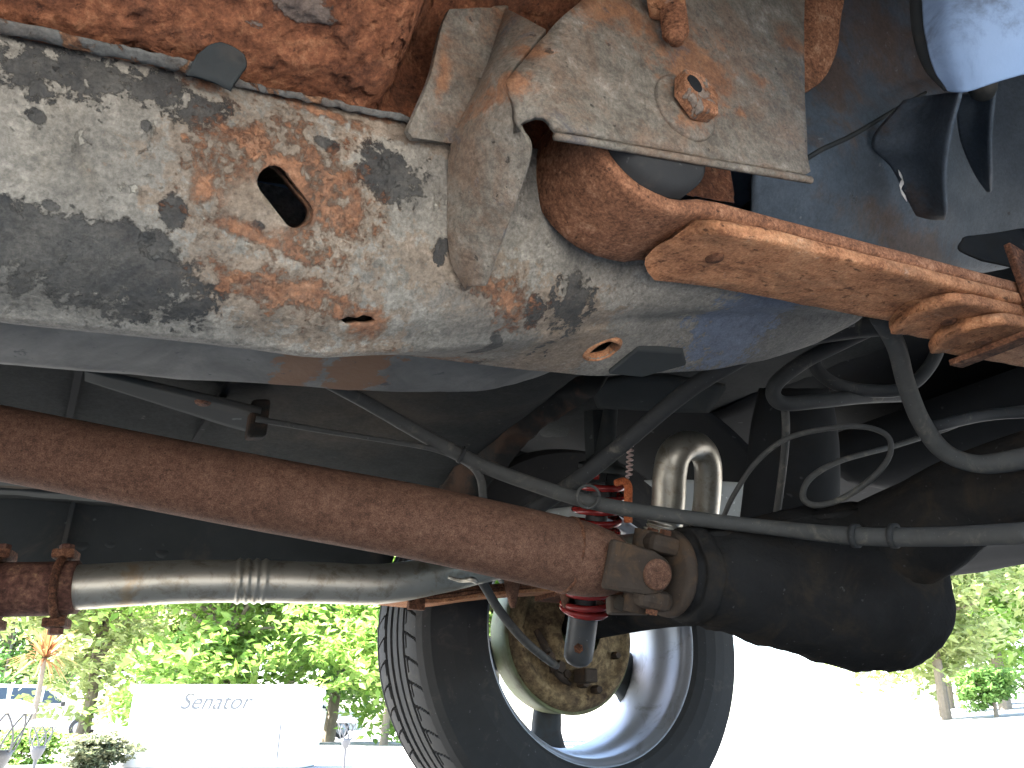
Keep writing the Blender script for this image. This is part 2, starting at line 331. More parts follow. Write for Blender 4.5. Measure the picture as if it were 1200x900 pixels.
def box(c, ux, uy, uz):
    c, ux, uy, uz = Vector(c), Vector(ux), Vector(uy), Vector(uz)
    V = [c+ux*a+uy*b+uz*d for a in (-1, 1) for b in (-1, 1) for d in (-1, 1)]
    return V, [(0, 1, 3, 2), (4, 6, 7, 5), (0, 4, 5, 1), (2, 3, 7, 6), (0, 2, 6, 4), (1, 5, 7, 3)]
def prism(poly, off):
    """extrude a polygon (list of Vectors) by vector off"""
    n = len(poly); off = Vector(off); V = [Vector(p) for p in poly]+[Vector(p)+off for p in poly]
    return V, [tuple(range(n)), tuple(range(2*n-1, n-1, -1))]+[(i, (i+1) % n, n+(i+1) % n, n+i) for i in range(n)]
def hexa(c, ax, r, h, ref=None): return lathe(c, ax, [(0, 1e-4), (0, r), (h*.85, r), (h, r*.86), (h, 1e-4)], 6, ref)

# ------------------------------------------------------------------ the ground
def mat_ground():
    m = Mt('pale_concrete', .9, spec=.2)
    n = m.noise(1.3, 8, .6); nf = m.noise(60, 6, .7)
    c = m.mix(n, (.20, .196, .186), (.27, .263, .25)); c = m.mix(m.math('MULTIPLY', m.step(nf, .55, .75), .35), c, (.13, .127, .12))
    return m.done(c, m.bump(nf, .5, .004))
M['ground'] = mat_ground()
def gh(x, y):
    return .062*max(0.0, x-.55*y-3.0)
GX = [-800, -200, -60, -20, -8, -4, -2, 0, 2, 4, 6, 8, 10, 12, 14, 17, 20, 30, 60, 200, 800]
GY = [-800, -200, -60, -20, -8, -4, -2, 0, 2, 4, 6, 8, 10, 13, 16, 20, 26, 40, 80, 250, 900]
gv = [Vector((x, y, min(gh(x, y), 3.0))) for y in GY for x in GX]; nx = len(GX)
g = mk('ground', gv, [(j*nx+i, j*nx+i+1, (j+1)*nx+i+1, (j+1)*nx+i) for j in range(len(GY)-1) for i in range(nx-1)], 'ground')
g['kind'] = 'structure'

# ------------------------------------------------------------------ the car
car = empty('car', (.87, .65, 0), 'rusty old blue car raised up and seen from underneath, its rear wheel on the ground', 'car')

# --- near body rail
def tz(x): return .4815+.185*max(x, -.35)
BZ = [(-.9, .345), (-.4, .352), (-.042, .369), (.031, .379), (.12, .388), (.209, .414), (.30, .446), (.406, .482), (.52, .515), (.66, .555), (.85, .60), (1.1, .66)]
BI = [(-.9, .37), (-.4, .38), (-.042, .40), (.12, .418), (.203, .432), (.289, .442), (.371, .454), (.498, .488), (.58, .518), (.653, .552), (.80, .60), (1.1, .66)]
def interp(tab, x):
    for (a, za), (b, zb) in zip(tab, tab[1:]):
        if x <= b: return za+(zb-za)*max(0, (x-a)/(b-a))
    return tab[-1][1]
def rail_sec(x):
    b, bi = interp(BZ, x), interp(BI, x)
    k = max(0, min(1, (x-.29)/.10)); k = k*k*(3-2*k); t = tz(min(x, .40))*(1-k)+(b+.008)*k
    mid = b+(t-b)*.30
    return [Vector((x, .47, t+.03)), Vector((x, .372, t+.012)), Vector((x, .360, t)), Vector((x, .3645, t-(t-mid)*.33)), Vector((x, .377, t-(t-mid)*.66)), Vector((x, .392, mid)), Vector((x, .408, b+(mid-b)*.42)), Vector((x, .428, b+.004)), Vector((x, .440, b-.0005)), Vector((x, .47, (b+bi)/2-.001)), Vector((x, .497, bi)), Vector((x, .502, bi+.006)), Vector((x, .505, bi+.05)), Vector((x, .51, bi+.13))]
xs = [-.9, -.6, -.4, -.25]+[-.16+.035*i for i in range(24)]
rows = [rail_sec(x) for x in xs]
rv, rf = grid(rows, 60, 220, lambda v: Vector((0, -.84, -.54))*(fbm(v, 18, 3)*.0016))
rail = mk('body_rail', rv, rf, 'rail', car, label='grey coated body rail with rust patches and a slotted hole')
so = rail.modifiers.new('Solidify', 'SOLIDIFY'); so.thickness = .005; so.offset = -1
NR = Vector((0, -.84, -.54))
from mathutils.bvhtree import BVHTree
BV = BVHTree.FromPolygons(rv, rf)
h_ = BV.ray_cast(CAM, ray(706, 410).normalized()); hc, hn = h_[0], h_[1]
if hn.z > 0: hn = -hn
def cut(pxpoly, Y, depth=.03):
    V, Fc = prism([PY(x, y, Y)+NR*depth for x, y in pxpoly], NR*(-2*depth))
    c = mk('cutter', V, Fc, None, None, False); return c
def stadium(x0, y0, x1, y1, r, n=8):
    a = math.atan2(y1-y0, x1-x0); out = []
    for i in range(n+1): an = a-math.pi/2+math.pi*i/n; out.append((x1+r*math.cos(an), y1+r*math.sin(an)))
    for i in range(n+1): an = a+math.pi/2+math.pi*i/n; out.append((x0+r*math.cos(an), y0+r*math.sin(an)))
    return out
cutters = [cut(stadium(314, 212, 347, 251, 17), .385)]
cutters.append(cut([(400, 375), (408, 371), (418, 373), (425, 369), (436, 371), (441, 377), (432, 380), (420, 379), (408, 381)], .41))
V, Fc = lathe(hc+hn*.03, -hn, [(0, .0001), (0, .0125), (.06, .0125), (.06, .0001)], 20); cutters.append(mk('cutter', V, Fc, None, None, False))
for c in cutters:
    b = rail.modifiers.new('Boolean', 'BOOLEAN'); b.operation = 'DIFFERENCE'; b.object = c; b.solver = 'EXACT'
bpy.context.view_layer.update()
dg = bpy.context.evaluated_depsgraph_get()
nm = bpy.data.meshes.new_from_object(rail.evaluated_get(dg)); rail.modifiers.clear(); rail.data = nm
for c in cutters: bpy.data.objects.remove(c)
def onrail(px, py):
    r = ray(px, py).normalized(); h = BV.ray_cast(CAM, r); return h[0] if h[0] else PY(px, py, .45)
# lip round the hole underneath, recessed collar inside the slot
V, Fc = lathe(hc, hn, [(-.006, .0122), (0, .0124), (.0016, .0130), (.0020, .0140), (.0012, .0155), (-.001, .0170)], 28)
V = [v+hn*fbm(v, 120, 3)*.0012 for v in V]
mk('hole_lip', V, Fc, 'rust_leaf', rail)
st_ = [PY(x, y, .385)+NR*.0005 for x, y in stadium(314, 212, 347, 251, 17.6, 12)]; hit0 = BV.ray_cast(CAM, ray(300, 260).normalized())[0]
off = (hit0-PY(300, 260, .385)).dot(NR); st_ = [q+NR*(off-.0025) for q in st_]; n_ = len(st_); st2 = [q-NR*.013 for q in st_]
mk('slot_collar', st_+st2, [(i, (i+1) % n_, n_+(i+1) % n_, n_+i) for i in range(n_)], 'rail', rail, True, thick=.0012)
# seam flange along the top of the rail, with a torn grey tab
V, Fc = grid([[Vector((x, .358-(.0035 if x < .03 else .0016)*i, tz(x)+.004+dz)) for i, dz in enumerate((.003, -.0012, -.0012, .0004))] for x in [-.5, -.3, -.15, -.05, 0, .025, .04, .07, .1, .14, .19]], 8, 120, lambda v: Vector((0, -.0010, .0010))*fbm(v, 150, 5))
M['seam'] = mat_rust('seam_rust', [(.2, (.04, .022, .014)), (.45, (.12, .060, .034)), (.65, (.24, .13, .07)), (.9, (.32, .25, .19))], 80, .75, (.12, .118, .108), bumps=.001); mk('seam_flange', V, Fc, 'seam', rail, thick=.0012)
tb = PY(258, 72, .345)
V, Fc = grid([[tb+Vector(((.011-.0035*max(0, w)**2)*u+.003*w, -.004*w, .0085*w-.002*u*u)) for u in (-1, -.6, 0, .6, 1)] for w in (-1.2, 0, .6, 1.0)], 12, 12, lambda v: Vector((1, 1, 1))*fbm(v, 120, 2)*.0015)
mk('torn_tab', V, Fc, 'underseal', rail, thick=.0025)
# rectangular pad of dimpled underseal on the bottom of the rail
pc = [onrail(712, 434), onrail(752, 438), onrail(804, 424), onrail(800, 408), onrail(748, 405)]
pad = [q+Vector((0, 0, -.004)) for q in pc]
V, Fc = prism(pad, (0, 0, .012)); mk('underseal_pad', V, Fc, 'underseal', rail, False, bevel=.002)

# --- rusted floor between rail and outer sill
def rf_disp(v):
    a = fbm(v, 24, 5); b = mn.cell(v*42+Vector((fbm(v, 60, 2),)*3)*1.2)
    return Vector((0, -.3, -1))*(a*.0040+(b-.5)*.0018)
rows = []
for x in [-.55, -.35, -.2, -.1, -.05, 0, .05, .09, .115, .125, .135, .145, .16, .2, .25, .3, .36, .42]:
    z = tz(x); k_ = max(0, min(1, (x-.15)/.07)); k_ = .22*k_*k_*(3-2*k_); k2 = max(0, min(1, (x-.115)/.03)); z += .085*k2*k2*(3-2*k2); rows.append([Vector((x, .374, tz(x)+.006)), Vector((x, .371, tz(x)*.3+z*.7+.012)), Vector((x, .35, z+.016)), Vector((x, .325, z+.026+k_*.1)), Vector((x, .29, z+.042+k_)), Vector((x, .20, z+.075+k_)), Vector((x, .10, z+.09+k_)), Vector((x, .06, z+.05+k_)), Vector((x, .05, z+.02+k_))])
V, Fc = grid(rows, 110, 340, rf_disp); mk('rusted_floor_edge', V, Fc, 'rust_floor', car, label='flaking rusty floor edge beside the rail')

# --- spring hanger
HY = .30
c1 = [(590, 12), (572, 75), (545, 130), (527, 175), (523, 240), (527, 305), (545, 340)]
c1Y = [.338, .342, .350, .360, .376, .390, .400]
c2 = [(640, 38), (598, 92), (607, 120), (611, 148), (622, 178), (602, 245), (570, 334)]
c2Y = [.305, .304, .304, .304, .307, .335, .378]
A = spline([PY(*p, y)+Vector((0, -.004, -.002)) for p, y in zip(c1, c1Y)], 40); B = spline([PY(*p, y) for p, y in zip(c2, c2Y)], 40)
FLl = spline([PY(*p, y_)+Vector((0, -.003, -.001)) for p, y_ in [((522, 16), .336), ((512, 40), .338), ((500, 92), .342), ((480, 140), .350), ((472, 160), .3545)]], 22)
FLl[-1] = FLl[-1]+Vector((.004, 0, -.001))
FLr = [A[int(i*19/21)] for i in range(22)]
front = [[a.lerp(b, t)+Vector((-.004*math.sin(math.pi*t), 0, 0)) for t in (0, .2, .4, .6, .8, 1)] for a, b in zip(A, B)]
hz = lambda v: Vector((-.5, -.8, -.2))*(fbm(v, 30, 3)*.0009)
V1 = grid(front, 24, 80, hz); V2 = grid([[l, l.lerp(r, .33), l.lerp(r, .66), r] for l, r in zip(FLl, FLr)], 18, 44, hz)
hang = mk('spring_hanger', *V1, 'hanger', car, thick=.004, bevel=.001, label='grey and brown steel leaf spring hanger')
mk('weld_flange', *V2, 'hanger', hang, thick=.0045, bevel=.0012)
pl = [(598, 92), (607, 120), (611, 150), (612, 145), (615, 140), (620, 138), (627, 138), (634, 141), (639, 146), (643, 153), (648, 159), (655, 161), (665, 162), (700, 168), (760, 178), (820, 189), (880, 199), (938, 209), (942, 206), (938, 188), (936, 140), (935, 60), (937, -60), (700, -60), (690, -4), (650, 30)]
from mathutils.geometry import delaunay_2d_cdt
pp = [PY(x, y, HY-.002) for x, y in pl]; bd2 = []
for i, p in enumerate(pp):
    q = pp[(i+1) % len(pp)]; k = max(1, int((q-p).length/.006))
    bd2 += [Vector((p.x+(q.x-p.x)*j/k, p.z+(q.z-p.z)*j/k)) for j in range(k)]
nb = len(bd2); inner = []
def inside(p, poly):
    r = False
    for i in range(len(poly)):
        a_, b_ = poly[i], poly[i-1]
        if (a_.y > p.y) != (b_.y > p.y) and p.x < (b_.x-a_.x)*(p.y-a_.y)/(b_.y-a_.y)+a_.x: r = not r
    return r
x0, x1 = min(p.x for p in bd2), max(p.x for p in bd2); z0, z1 = min(p.y for p in bd2), max(p.y for p in bd2)
for i in range(int((x1-x0)/.006)+1):
    for j in range(int((z1-z0)/.006)+1):
        p = Vector((x0+.006*i+.003*(j % 2), z0+.006*j))
        if inside(p, bd2) and min((p-q).length for q in bd2) > .003: inner.append(p)
res = delaunay_2d_cdt(bd2+inner, [], [list(range(nb))], 1, 1e-6)
cc2 = [PY(x, y, HY) for x, y in c2[:5]]
def bend(x, z):
    d = min((Vector((x, z))-Vector((q.x, q.z))).length for q in spline(cc2, 24)); t = max(0, 1-d/.020); return .010*t*t
V = [Vector((p.x, HY-.006+bend(p.x, p.y)+fbm(Vector((p.x, 0, p.y)), 22, 3)*.0012, p.y)) for p in res[0]]; Fc = [tuple(f_) for f_ in res[2]]
mk('side_plate', V, Fc, 'hanger', hang, thick=.0042)
# rolled lower lip of the plate
V, Fc = tube([PY(x, y, HY-.006) for x, y in [(650, 160), (700, 168), (820, 189), (938, 209), (950, 212)]], [.0022, .0024, .0025, .0027, .0022], 40, 8); mk('plate_lip', V, Fc, 'hanger', hang)
# bolt head with washer, stud with nut
bc = PY(803, 122, HY-.008)
V, Fc = lathe(bc+Vector((-.001, .001, -.004)), (0, -1, 0), [(-.002, .0001), (-.002, .0240), (.0025, .0240), (.0035, .0225), (.0045, .0135), (.0045, .0001)], 30); w = mk('washer', V, Fc, 'hanger', hang)
V, Fc = hexa(bc+Vector((.001, -.004, 0)), (.12, -1, .05), .0175, .0105, (1, 0, .35))
bh = mk('bolt_head', V, Fc, 'rust_bolt', hang, False, bevel=.0008)
V, Fc = lathe(bc+Vector((-.0055, -.0148, .0015)), (.12, -1, .05), [(-.003, .0062), (.0008, .0062), (.0014, .0050), (.0014, .0001)], 18); mk('bolt_socket', V, Fc, 'underseal_dark', hang)
s0 = PY(786, -8, HY-.022); s1 = PY(793, 50, HY-.020)
prof = []
L = (s1-s0).length
for i in range(140): t = i/139*L; prof.append((t, .0074+.0013*math.sin(t/.0024*2*math.pi) if t < L*.86 else .0066*(1-(t-L*.86)/(L*.14)*.35)))
prof.append((L, .0001)); V, Fc = lathe(s0, s1-s0, prof, 20); mk('threaded_stud', V, Fc, 'rust_eye', hang)
V, Fc = hexa(PY(783, 0, HY-.0215)+Vector((-.002, 0, .004)), s1-s0, .0135, .012); mk('stud_nut', V, Fc, 'rust_leaf', hang, False, bevel=.001)

# --- leaf spring
spring = empty('leaf_spring', (0, 0, 0)); spring.parent = car; spring.matrix_parent_inverse = Matrix.Translation(car.location).inverted()
spring['label'] = 'rusty orange near side leaf spring'
EX, EZ, ER = .277, .5205, .0505
Y0, Y1 = .306, .372
def lz(x, k): return .478+.125*(x-.30)-.0112*k
def lsub(v): return Vector((0, 0, 1))*(fbm(v, 40, 4)*.0009)
# main leaf: rolled eye running out into the leaf
path = []
for i in range(26): an = R_(95)+R_(360-95-90+95-15)*i/25; an = R_(60)+R_(210)*i/25; path.append((EX+ER*math.cos(an), EZ+ER*math.sin(an)))
path += [(EX+.012, EZ-ER+.0004), (EX+.024, EZ-ER+.0025), (EX+.038, lz(EX+.038, 0)-.001)]+[(EX+.055+.05*i, lz(EX+.055+.05*i, 0)) for i in range(14)]
ns = 10
def leaf_strip(path, th, ya, yb, name, mat, tip=0):
    n = len(path); V = []; Fc = []
    for i, (x, z) in enumerate(path):
        a = path[max(0, i-1)]; b = path[min(n-1, i+1)]; t = Vector((b[0]-a[0], 0, b[1]-a[1])).normalized(); nn = Vector((-t.z, 0, t.x))
        prof = [(ya+.002, 0)]+[(ya+.002+(yb-ya-.004)*j/ns, 0) for j in range(1, ns)]+[(yb-.002, 0), (yb, .0022), (yb, th-.0022), (yb-.002, th)]+[(yb-.002-(yb-ya-.004)*j/ns, th) for j in range(1, ns)]+[(ya+.002, th), (ya, th-.0022), (ya, .0022)]
        w = 1.0
        for y, h in prof:
            ym = (ya+yb)/2; yy = ym+(y-ym)*w
            dx = 0
            if tip and i < 4: e = abs(yy-ym)/((yb-ya)/2); dx = (.030*e**2.6 if tip == 1 else .02*e**1.5)*(1-i/4)
            p = Vector((x+dx, yy, z))+nn*h; p += nn*(fbm(p, 45, 4)*.0008); V.append(p)
    m = len(prof)
    for i in range(n-1):
        for k in range(m): k2 = (k+1) % m; Fc.append((i*m+k, i*m+k2, (i+1)*m+k2, (i+1)*m+k))
    Fc.append(tuple(range(m-1, -1, -1))); Fc.append(tuple((n-1)*m+k for k in range(m)))
    return mk(name, V, Fc, mat, spring)
leaf_strip(path, .0108, Y0, Y1, 'leaf', 'rust_eye')
def lpath(xa, xb, k): return [(xa+(xb-xa)*i/40, lz(xa+(xb-xa)*i/40, k)) for i in range(41)]
leaf_strip(lpath(.302, 1.0, 1), .0108, Y0-.001, Y1+.001, 'leaf', 'rust_leaf', 1)
leaf_strip(lpath(.565, 1.0, 2), .0108, Y0+.001, Y1-.001, 'leaf', 'rust_leaf', 2)
leaf_strip(lpath(.618, 1.0, 3), .0108, Y0, Y1, 'leaf', 'rust_leaf', 2)
for px, py, k, r in [(837, 301, 1, .0068), (1111, 376, 2, .0066), (1152, 398, 3, .0075)]:
    c = PY(px, py, .34); c.z = lz(c.x, k)
    r_ = ray(px, py); c = CAM+r_*((c.z-CAM.z)/r_.z); c.z = lz(c.x, k)+.001
    V, Fc = lathe(c, (0, 0, -1), [(0, r), (.0022, r*.9), (.003, r*.6), (.0032, .0001)], 18); mk('rivet', V, Fc, 'rust_dark', spring)
# rubber bush and sleeve in the eye
V, Fc = lathe((EX, .296, EZ), (0, 1, 0), [(0, .012), (0, .036), (.006, .041), (.078, .041), (.082, .036), (.082, .012)], 40); mk('bushing', V, Fc, 'tyre', spring)
# rebound clamp
cx = PY(1188, 310, Y0).x
lean = Vector((.10, 0, 0))
V, Fc = join(box((cx, Y0-.005, lz(cx, 1)+.018), (.010, 0, -.001), (0, .003, 0), (-.004, 0, .034)), box((cx+.004, (Y0+Y1)/2, lz(cx, 3)-.004), (.010, 0, .001), (0, .039, 0), (0, 0, .003)), box((cx, Y1+.005, lz(cx, 1)+.014), (.010, 0, 0), (0, .003, 0), (-.003, 0, .028)))
mk('clamp', V, Fc, 'rust_dark', spring, False, bevel=.001)

# --- inner wheel arch behind the spring
def mat_arch():
    m = Mt('arch_paint', .6, spec=.25); n = m.noise(13, 10, .66, .5); nf = m.noise(120, 8, .7); wob = m.noise(30, 12, .7, .4)
    c = m.mix(n, (.024, .033, .044), (.080, .098, .118))
    br = m.anyof([m.blob(P(1030, 50, .80), (.14, .14, .10), wob, 1.5, 0, .5), m.blob(P(970, 80, .74), (.06, .08, .10), wob, 1.8, 0, .4), m.blob(P(1080, 300, .80), (.2, .1, .03), wob, 1.6, 0, .5)])
    c = m.mix(m.math('MULTIPLY', br, .8), c, m.mix(nf, (.035, .022, .016), (.105, .068, .048)))
    c = m.mix(m.math('MULTIPLY', m.step(m.noise(70, 8, .7), .64, .70), .6), c, (.16, .165, .165)); c = m.mix(m.math('MULTIPLY', m.step(m.noise(48, 10, .72), .64, .69), .7), c, (.012, .012, .013))
    return m.done(c, m.bump(m.math('ADD', n, m.math('MULTIPLY', nf, .3)), .8, .002), grain=.3, gs=300)
M['arch'] = mat_arch()
rows = [[P(880, -60, .78), P(980, -60, .80), P(1060, -60, .84), P(1150, -60, .88), P(1300, -60, .92), Vector((1.5, .48, .95))],
        [P(880, 60, .72), P(980, 50, .76), P(1060, 40, .82), P(1150, 40, .88), P(1300, 30, .92), Vector((1.5, .48, .9))],
        [P(880, 150, .68), P(980, 130, .73), P(1070, 90, .82), P(1150, 80, .88), P(1300, 70, .93), Vector((1.5, .48, .85))],
        [P(880, 212, .665), P(960, 176, .70), P(1080, 110, .81), P(1160, 100, .87), P(1300, 100, .93), Vector((1.5, .48, .8))],
        [P(880, 238, .67), P(980, 220, .71), P(1090, 185, .78), P(1170, 170, .86), P(1300, 150, .93), Vector((1.5, .48, .75))],
        [P(880, 290, .68), P(980, 285, .73), P(1090, 270, .80), P(1170, 262, .87), P(1300, 240, .94), Vector((1.5, .48, .68))],
        [P(880, 318, .70), P(980, 322, .75), P(1090, 318, .82), P(1170, 310, .89), P(1300, 290, .96), Vector((1.5, .48, .62))],
        [P(880, 318, .76), P(980, 322, .81), P(1090, 318, .88), P(1170, 310, .95), P(1300, 290, 1.02), Vector((1.5, .56, .64))],
        [P(880, 280, .80), P(980, 285, .85), P(1090, 280, .92), P(1170, 270, 1.0), P(1300, 250, 1.06), Vector((1.5, .6, .8))]]
V, Fc = grid(rows, 70, 80, lambda v: Vector((0, -1, 0))*(fbm(v, 14, 4)*.004)); arch = mk('inner_wheel_arch', V, Fc, 'arch', car, thick=.003, label='dark blue inner wheel arch panel')
# rust strip of the flange behind the hanger
rows = [[P(925, -40, .69), P(960, -40, .69), P(992, -40, .70)], [P(925, 40, .675), P(955, 40, .68), P(981, 45, .69)], [P(925, 80, .665), P(945, 85, .67), P(968, 88, .68)], [P(925, 112, .655), P(936, 112, .66), P(946, 108, .665)]]
V, Fc = grid(rows, 16, 40, lambda v: Vector((0, -1, 0))*(fbm(v, 40, 4)*.002)); mk('rusted_flange', V, Fc, 'rust_eye', arch, thick=.003)
V, Fc = tube([P(925, 200, .672), P(960, 177, .695), P(1000, 158, .725), P(1040, 134, .765), P(1085, 108, .80)], [.0018, .0022, .0022, .002, .0015], 30, 8); V = [v+Vector((1, 0, 1))*fbm(v, 60, 3)*.0015 for v in V]; mk('weld_seam', V, Fc, 'underseal', arch)
# two gussets
fin = [[P(1060, 118, .72), P(1095, 112, .70), P(1126, 108, .66)], [P(1022, 165, .73), P(1075, 165, .705), P(1113, 160, .67)], [P(1045, 195, .735), P(1085, 205, .72), P(1107, 205, .69)], [P(1066, 236, .745), P(1090, 244, .735), P(1109, 246, .715)], [P(1074, 252, .75), P(1092, 256, .745), P(1108, 256, .735)]]
V, Fc = grid(fin, 20, 30); mk('gusset', V, Fc, 'arch', arch, thick=.0035)
fin = [[P(1120, 112, .74), P(1145, 108, .73), P(1166, 106, .71)], [P(1126, 160, .76), P(1145, 160, .745), P(1161, 158, .725)], [P(1142, 200, .775), P(1152, 200, .765), P(1161, 200, .75)], [P(1158, 224, .785), P(1160, 224, .782), P(1162, 224, .78)]]
V, Fc = grid(fin, 14, 26); mk('gusset', V, Fc, 'arch', arch, thick=.0035)
V, Fc = lathe(P(1150, 98, .72), P(1160, 122, .68)-P(1150, 98, .72), [(-.01, .012), (.012, .0115), (.02, .0095), (.021, .0001)], 18); mk('drain_stub', V, Fc, 'underseal', arch)
V, Fc = grid([[P(1054, 205, .728)+Vector((.004*math.sin(i*1.7), 0, -.007*i+.003*j)) for i in range(5)] for j in range(3)], 10, 6); mk('dropping_smear', V, Fc, 'white_paint', arch, thick=.0006)
V, Fc = grid([[P(1128, 278, .76), P(1200, 268, .78)], [P(1122, 292, .755), P(1205, 300, .775)], [P(1150, 305, .75), P(1210, 318, .77)]], 12, 10, lambda v: Vector((1, 1, 1))*fbm(v, 40, 3)*.004); mk('splash_panel', V, Fc, 'underseal_dark', arch, thick=.002)
# light blue corner of the outer panel
M['blue'] = mat_grime('blue_paint', (.18, .255, .38), .15, 22, .5, dirt=(.07, .085, .115), dirtamt=.45, bumps=.0006, speck=False)
rows = [[P(1082, -70, .50), P(1120, -70, .475), P(1180, -70, .47), P(1300, -70, .48)], [P(1082, 0, .50), P(1120, 0, .48), P(1180, 0, .475), P(1300, 0, .485)], [P(1086, 50, .50), P(1122, 52, .485), P(1180, 45, .48), P(1300, 25, .49)], [P(1097, 84, .502), P(1128, 84, .49), P(1180, 72, .485), P(1300, 45, .495)], [P(1112, 106, .503), P(1133, 107, .495), P(1180, 92, .49), P(1300, 62, .50)]]
V, Fc = grid(rows, 40, 40, lambda v: Vector((0, -1, 0))*(fbm(v, 26, 3)*.0014)); qp = mk('quarter_panel', V, Fc, 'blue', car, thick=.003, label='light blue painted corner of the outer body panel')
V, Fc = tube([P(x, y, d) for x, y, d in [(1076, -70, .515), (1078, 0, .515), (1082, 40, .515), (1092, 75, .515), (1110, 105, .512)]], [.006, .006, .006, .005, .002], 40, 10); mk('rolled_edge', V, Fc, 'underseal', qp)

# --- floor pan, inner sill beam, far sill and upper body
def fz(x, y):
    k = .40+.10*max(0, min(1, (y-.6)/.5))
    s = max(0, min(1, (x-k)/.32)); s = s*s*(3-2*s)
    return .507+.05*max(-1.2, min(x, .4))+.27*s + .012*math.sin(y*9)*(1-s)
xs = [-1.6, -.8, -.4, -.2, -.1, 0, .1, .2, .3, .36, .42, .48, .54, .6, .66, .74, .85, 1.0, 1.4, 1.9, 2.3]
ys = [.50, .56, .64, .72, .80, .88, .96, 1.04, 1.12, 1.2, 1.3, 1.4, 1.47]
V, Fc = grid([[Vector((x, y, fz(x, y))) for y in ys] for x in xs], 60, 120, lambda v: Vector((0, 0, 1))*fbm(v, 9, 4)*.004)
def mat_floor():
    m = Mt('floor_underseal', .85, spec=.05); n = m.noise(7, 10, .68, .4); nf = m.noise(60, 8, .7); wob = m.noise(14, 10, .7, .4)
    c = m.mix(n, (.010, .0115, .012), (.024, .026, .026))
    br = m.anyof([m.blob(Vector((.30, .86, .52)), (.20, .24, .3), wob, .9, 0, .6), m.blob(Vector((.0, 1.25, .5)), (.5, .08, .2), wob, 1.2, 0, .6)])
    c = m.mix(m.math('MULTIPLY', br, .8), c, m.mix(n, (.026, .021, .016), (.062, .050, .037)))
    c = m.mix(m.math('MULTIPLY', m.step(m.noise(40, 8, .7), .66, .72), .5), c, (.09, .085, .075))
    return m.done(c, m.bump(m.math('ADD', n, m.math('MULTIPLY', nf, .4)), .8, .002), grain=.3, gs=200)
M['floor'] = mat_floor()
floor = mk('floor_pan', V, Fc, 'floor', car, thick=.003, label='dark undersealed floor pan')
# beam beside the rail
lo = [PY(x, y, .60) for x, y in [(-60, 418), (0, 425), (200, 441), (400, 455), (540, 459), (600, 451), (640, 438), (670, 425)]]
rows = [[Vector((p.x, .504, p.z+.012+.012*i/7)), Vector((p.x, .54, p.z+.006)), Vector((p.x, .585, p.z+.001)), p, p+Vector((0, .006, .008)), p+Vector((0, .012, .06)), p+Vector((0, .014, .11))] for i, p in enumerate(lo)]
rows = [[q+Vector((-.8, 0, -.05)) for q in rows[0]], [q+Vector((-.3, 0, -.02)) for q in rows[0]], [q+Vector((-.1, 0, -.006)) for q in rows[0]]]+rows
def mat_beam():
    m = Mt('beam_underseal', .75, spec=.3); n = m.noise(16, 9, .65, .4); wob = m.noise(60, 9, .66)
    c = m.ramp(n, [(.3, (.085, .083, .077)), (.5, (.14, .135, .122)), (.7, (.21, .20, .178))])
    ru = m.anyof([m.blob(PY(350, 428, .57), (.02, .1, .018), wob, 1.2), m.blob(PY(415, 432, .57), (.03, .1, .012), wob, 1.5)])
    c = m.mix(m.math('MULTIPLY', ru, .8), c, (.19, .09, .04)); c = m.mix(m.math('MULTIPLY', m.step(m.noise(40, 6, .6), .63, .68), .7), c, (.05, .052, .054))
    return m.done(c, m.bump(m.math('ADD', n, m.noise(140, 4)), .6, .0012))
M['beam'] = mat_beam()
V, Fc = grid(rows, 30, 110, lambda v: Vector((0, -.3, -1))*fbm(v, 20, 3)*.0018); mk('inner_beam', V, Fc, 'beam', car, label='grey floor beam beside the rail')
# floor ribs and seams far across
for Ya, za, h, w in [(1.22, .468, .010, .028), (1.30, .472, .008, .018)]:
    V, Fc = grid([[Vector((x, Ya-w, fz(x, Ya)+.002)), Vector((x, Ya-w*.8, fz(x, Ya)-h)), Vector((x, Ya+w*.8, fz(x, Ya)-h)), Vector((x, Ya+w, fz(x, Ya)+.002))] for x in [-1.2, -.4, 0, .2, .33]], 14, 40, lambda v: Vector((0, 0, 1))*fbm(v, 30, 3)*.002, smooth_u=False); mk('floor_rib', V, Fc, 'underseal', floor)
V, Fc = box((-.005, .95, fz(0, .95)-.004), (.0035, 0, 0), (0, .38, 0), (0, 0, .006)); mk('floor_seam', V, Fc, 'underseal_dark', floor, False)
V, Fc = box((.135, .80, fz(.13, .8)-.004), (.003, 0, 0), (0, .24, 0), (0, 0, .006)); mk('floor_seam', V, Fc, 'underseal_dark', floor, False)
# far sill
sl = [(-1.6, .30), (-.8, .325), (-.042, .366), (.25, .388), (.44, .402), (.50, .412), (.56, .43), (.60, .60)]
rows = [[Vector((x, 1.40, z+.16)), Vector((x, 1.425, z+.06)), Vector((x, 1.445, z+.008)), Vector((x, 1.452, z)), Vector((x, 1.462, z)), Vector((x, 1.468, z+.03)), Vector((x, 1.57, z+.05)), Vector((x, 1.60, z+.30))] for x, z in sl]
V, Fc = grid(rows, 40, 80, lambda v: Vector((0, -1, 0))*fbm(v, 10, 3)*.003); sill = mk('far_sill', V, Fc, 'underseal', car, label='dark sill on the far side of the car')
for px, py in [(76, 640), (130, 634), (96, 636), (190, 645)]:
    c = PY(px, py, 1.425); V, Fc = lathe(c, (0, -1, .2), [(-.01, .013), (.002, .012), (.004, .008), (.004, .0001)], 12); mk('drain_plug', V, Fc, 'underseal', sill)
V, Fc = box(PY(77, 628, 1.41), (.003, 0, 0), (0, .01, -.002), (0, -.02, .075)); mk('sill_seam', V, Fc, 'underseal', sill, False)
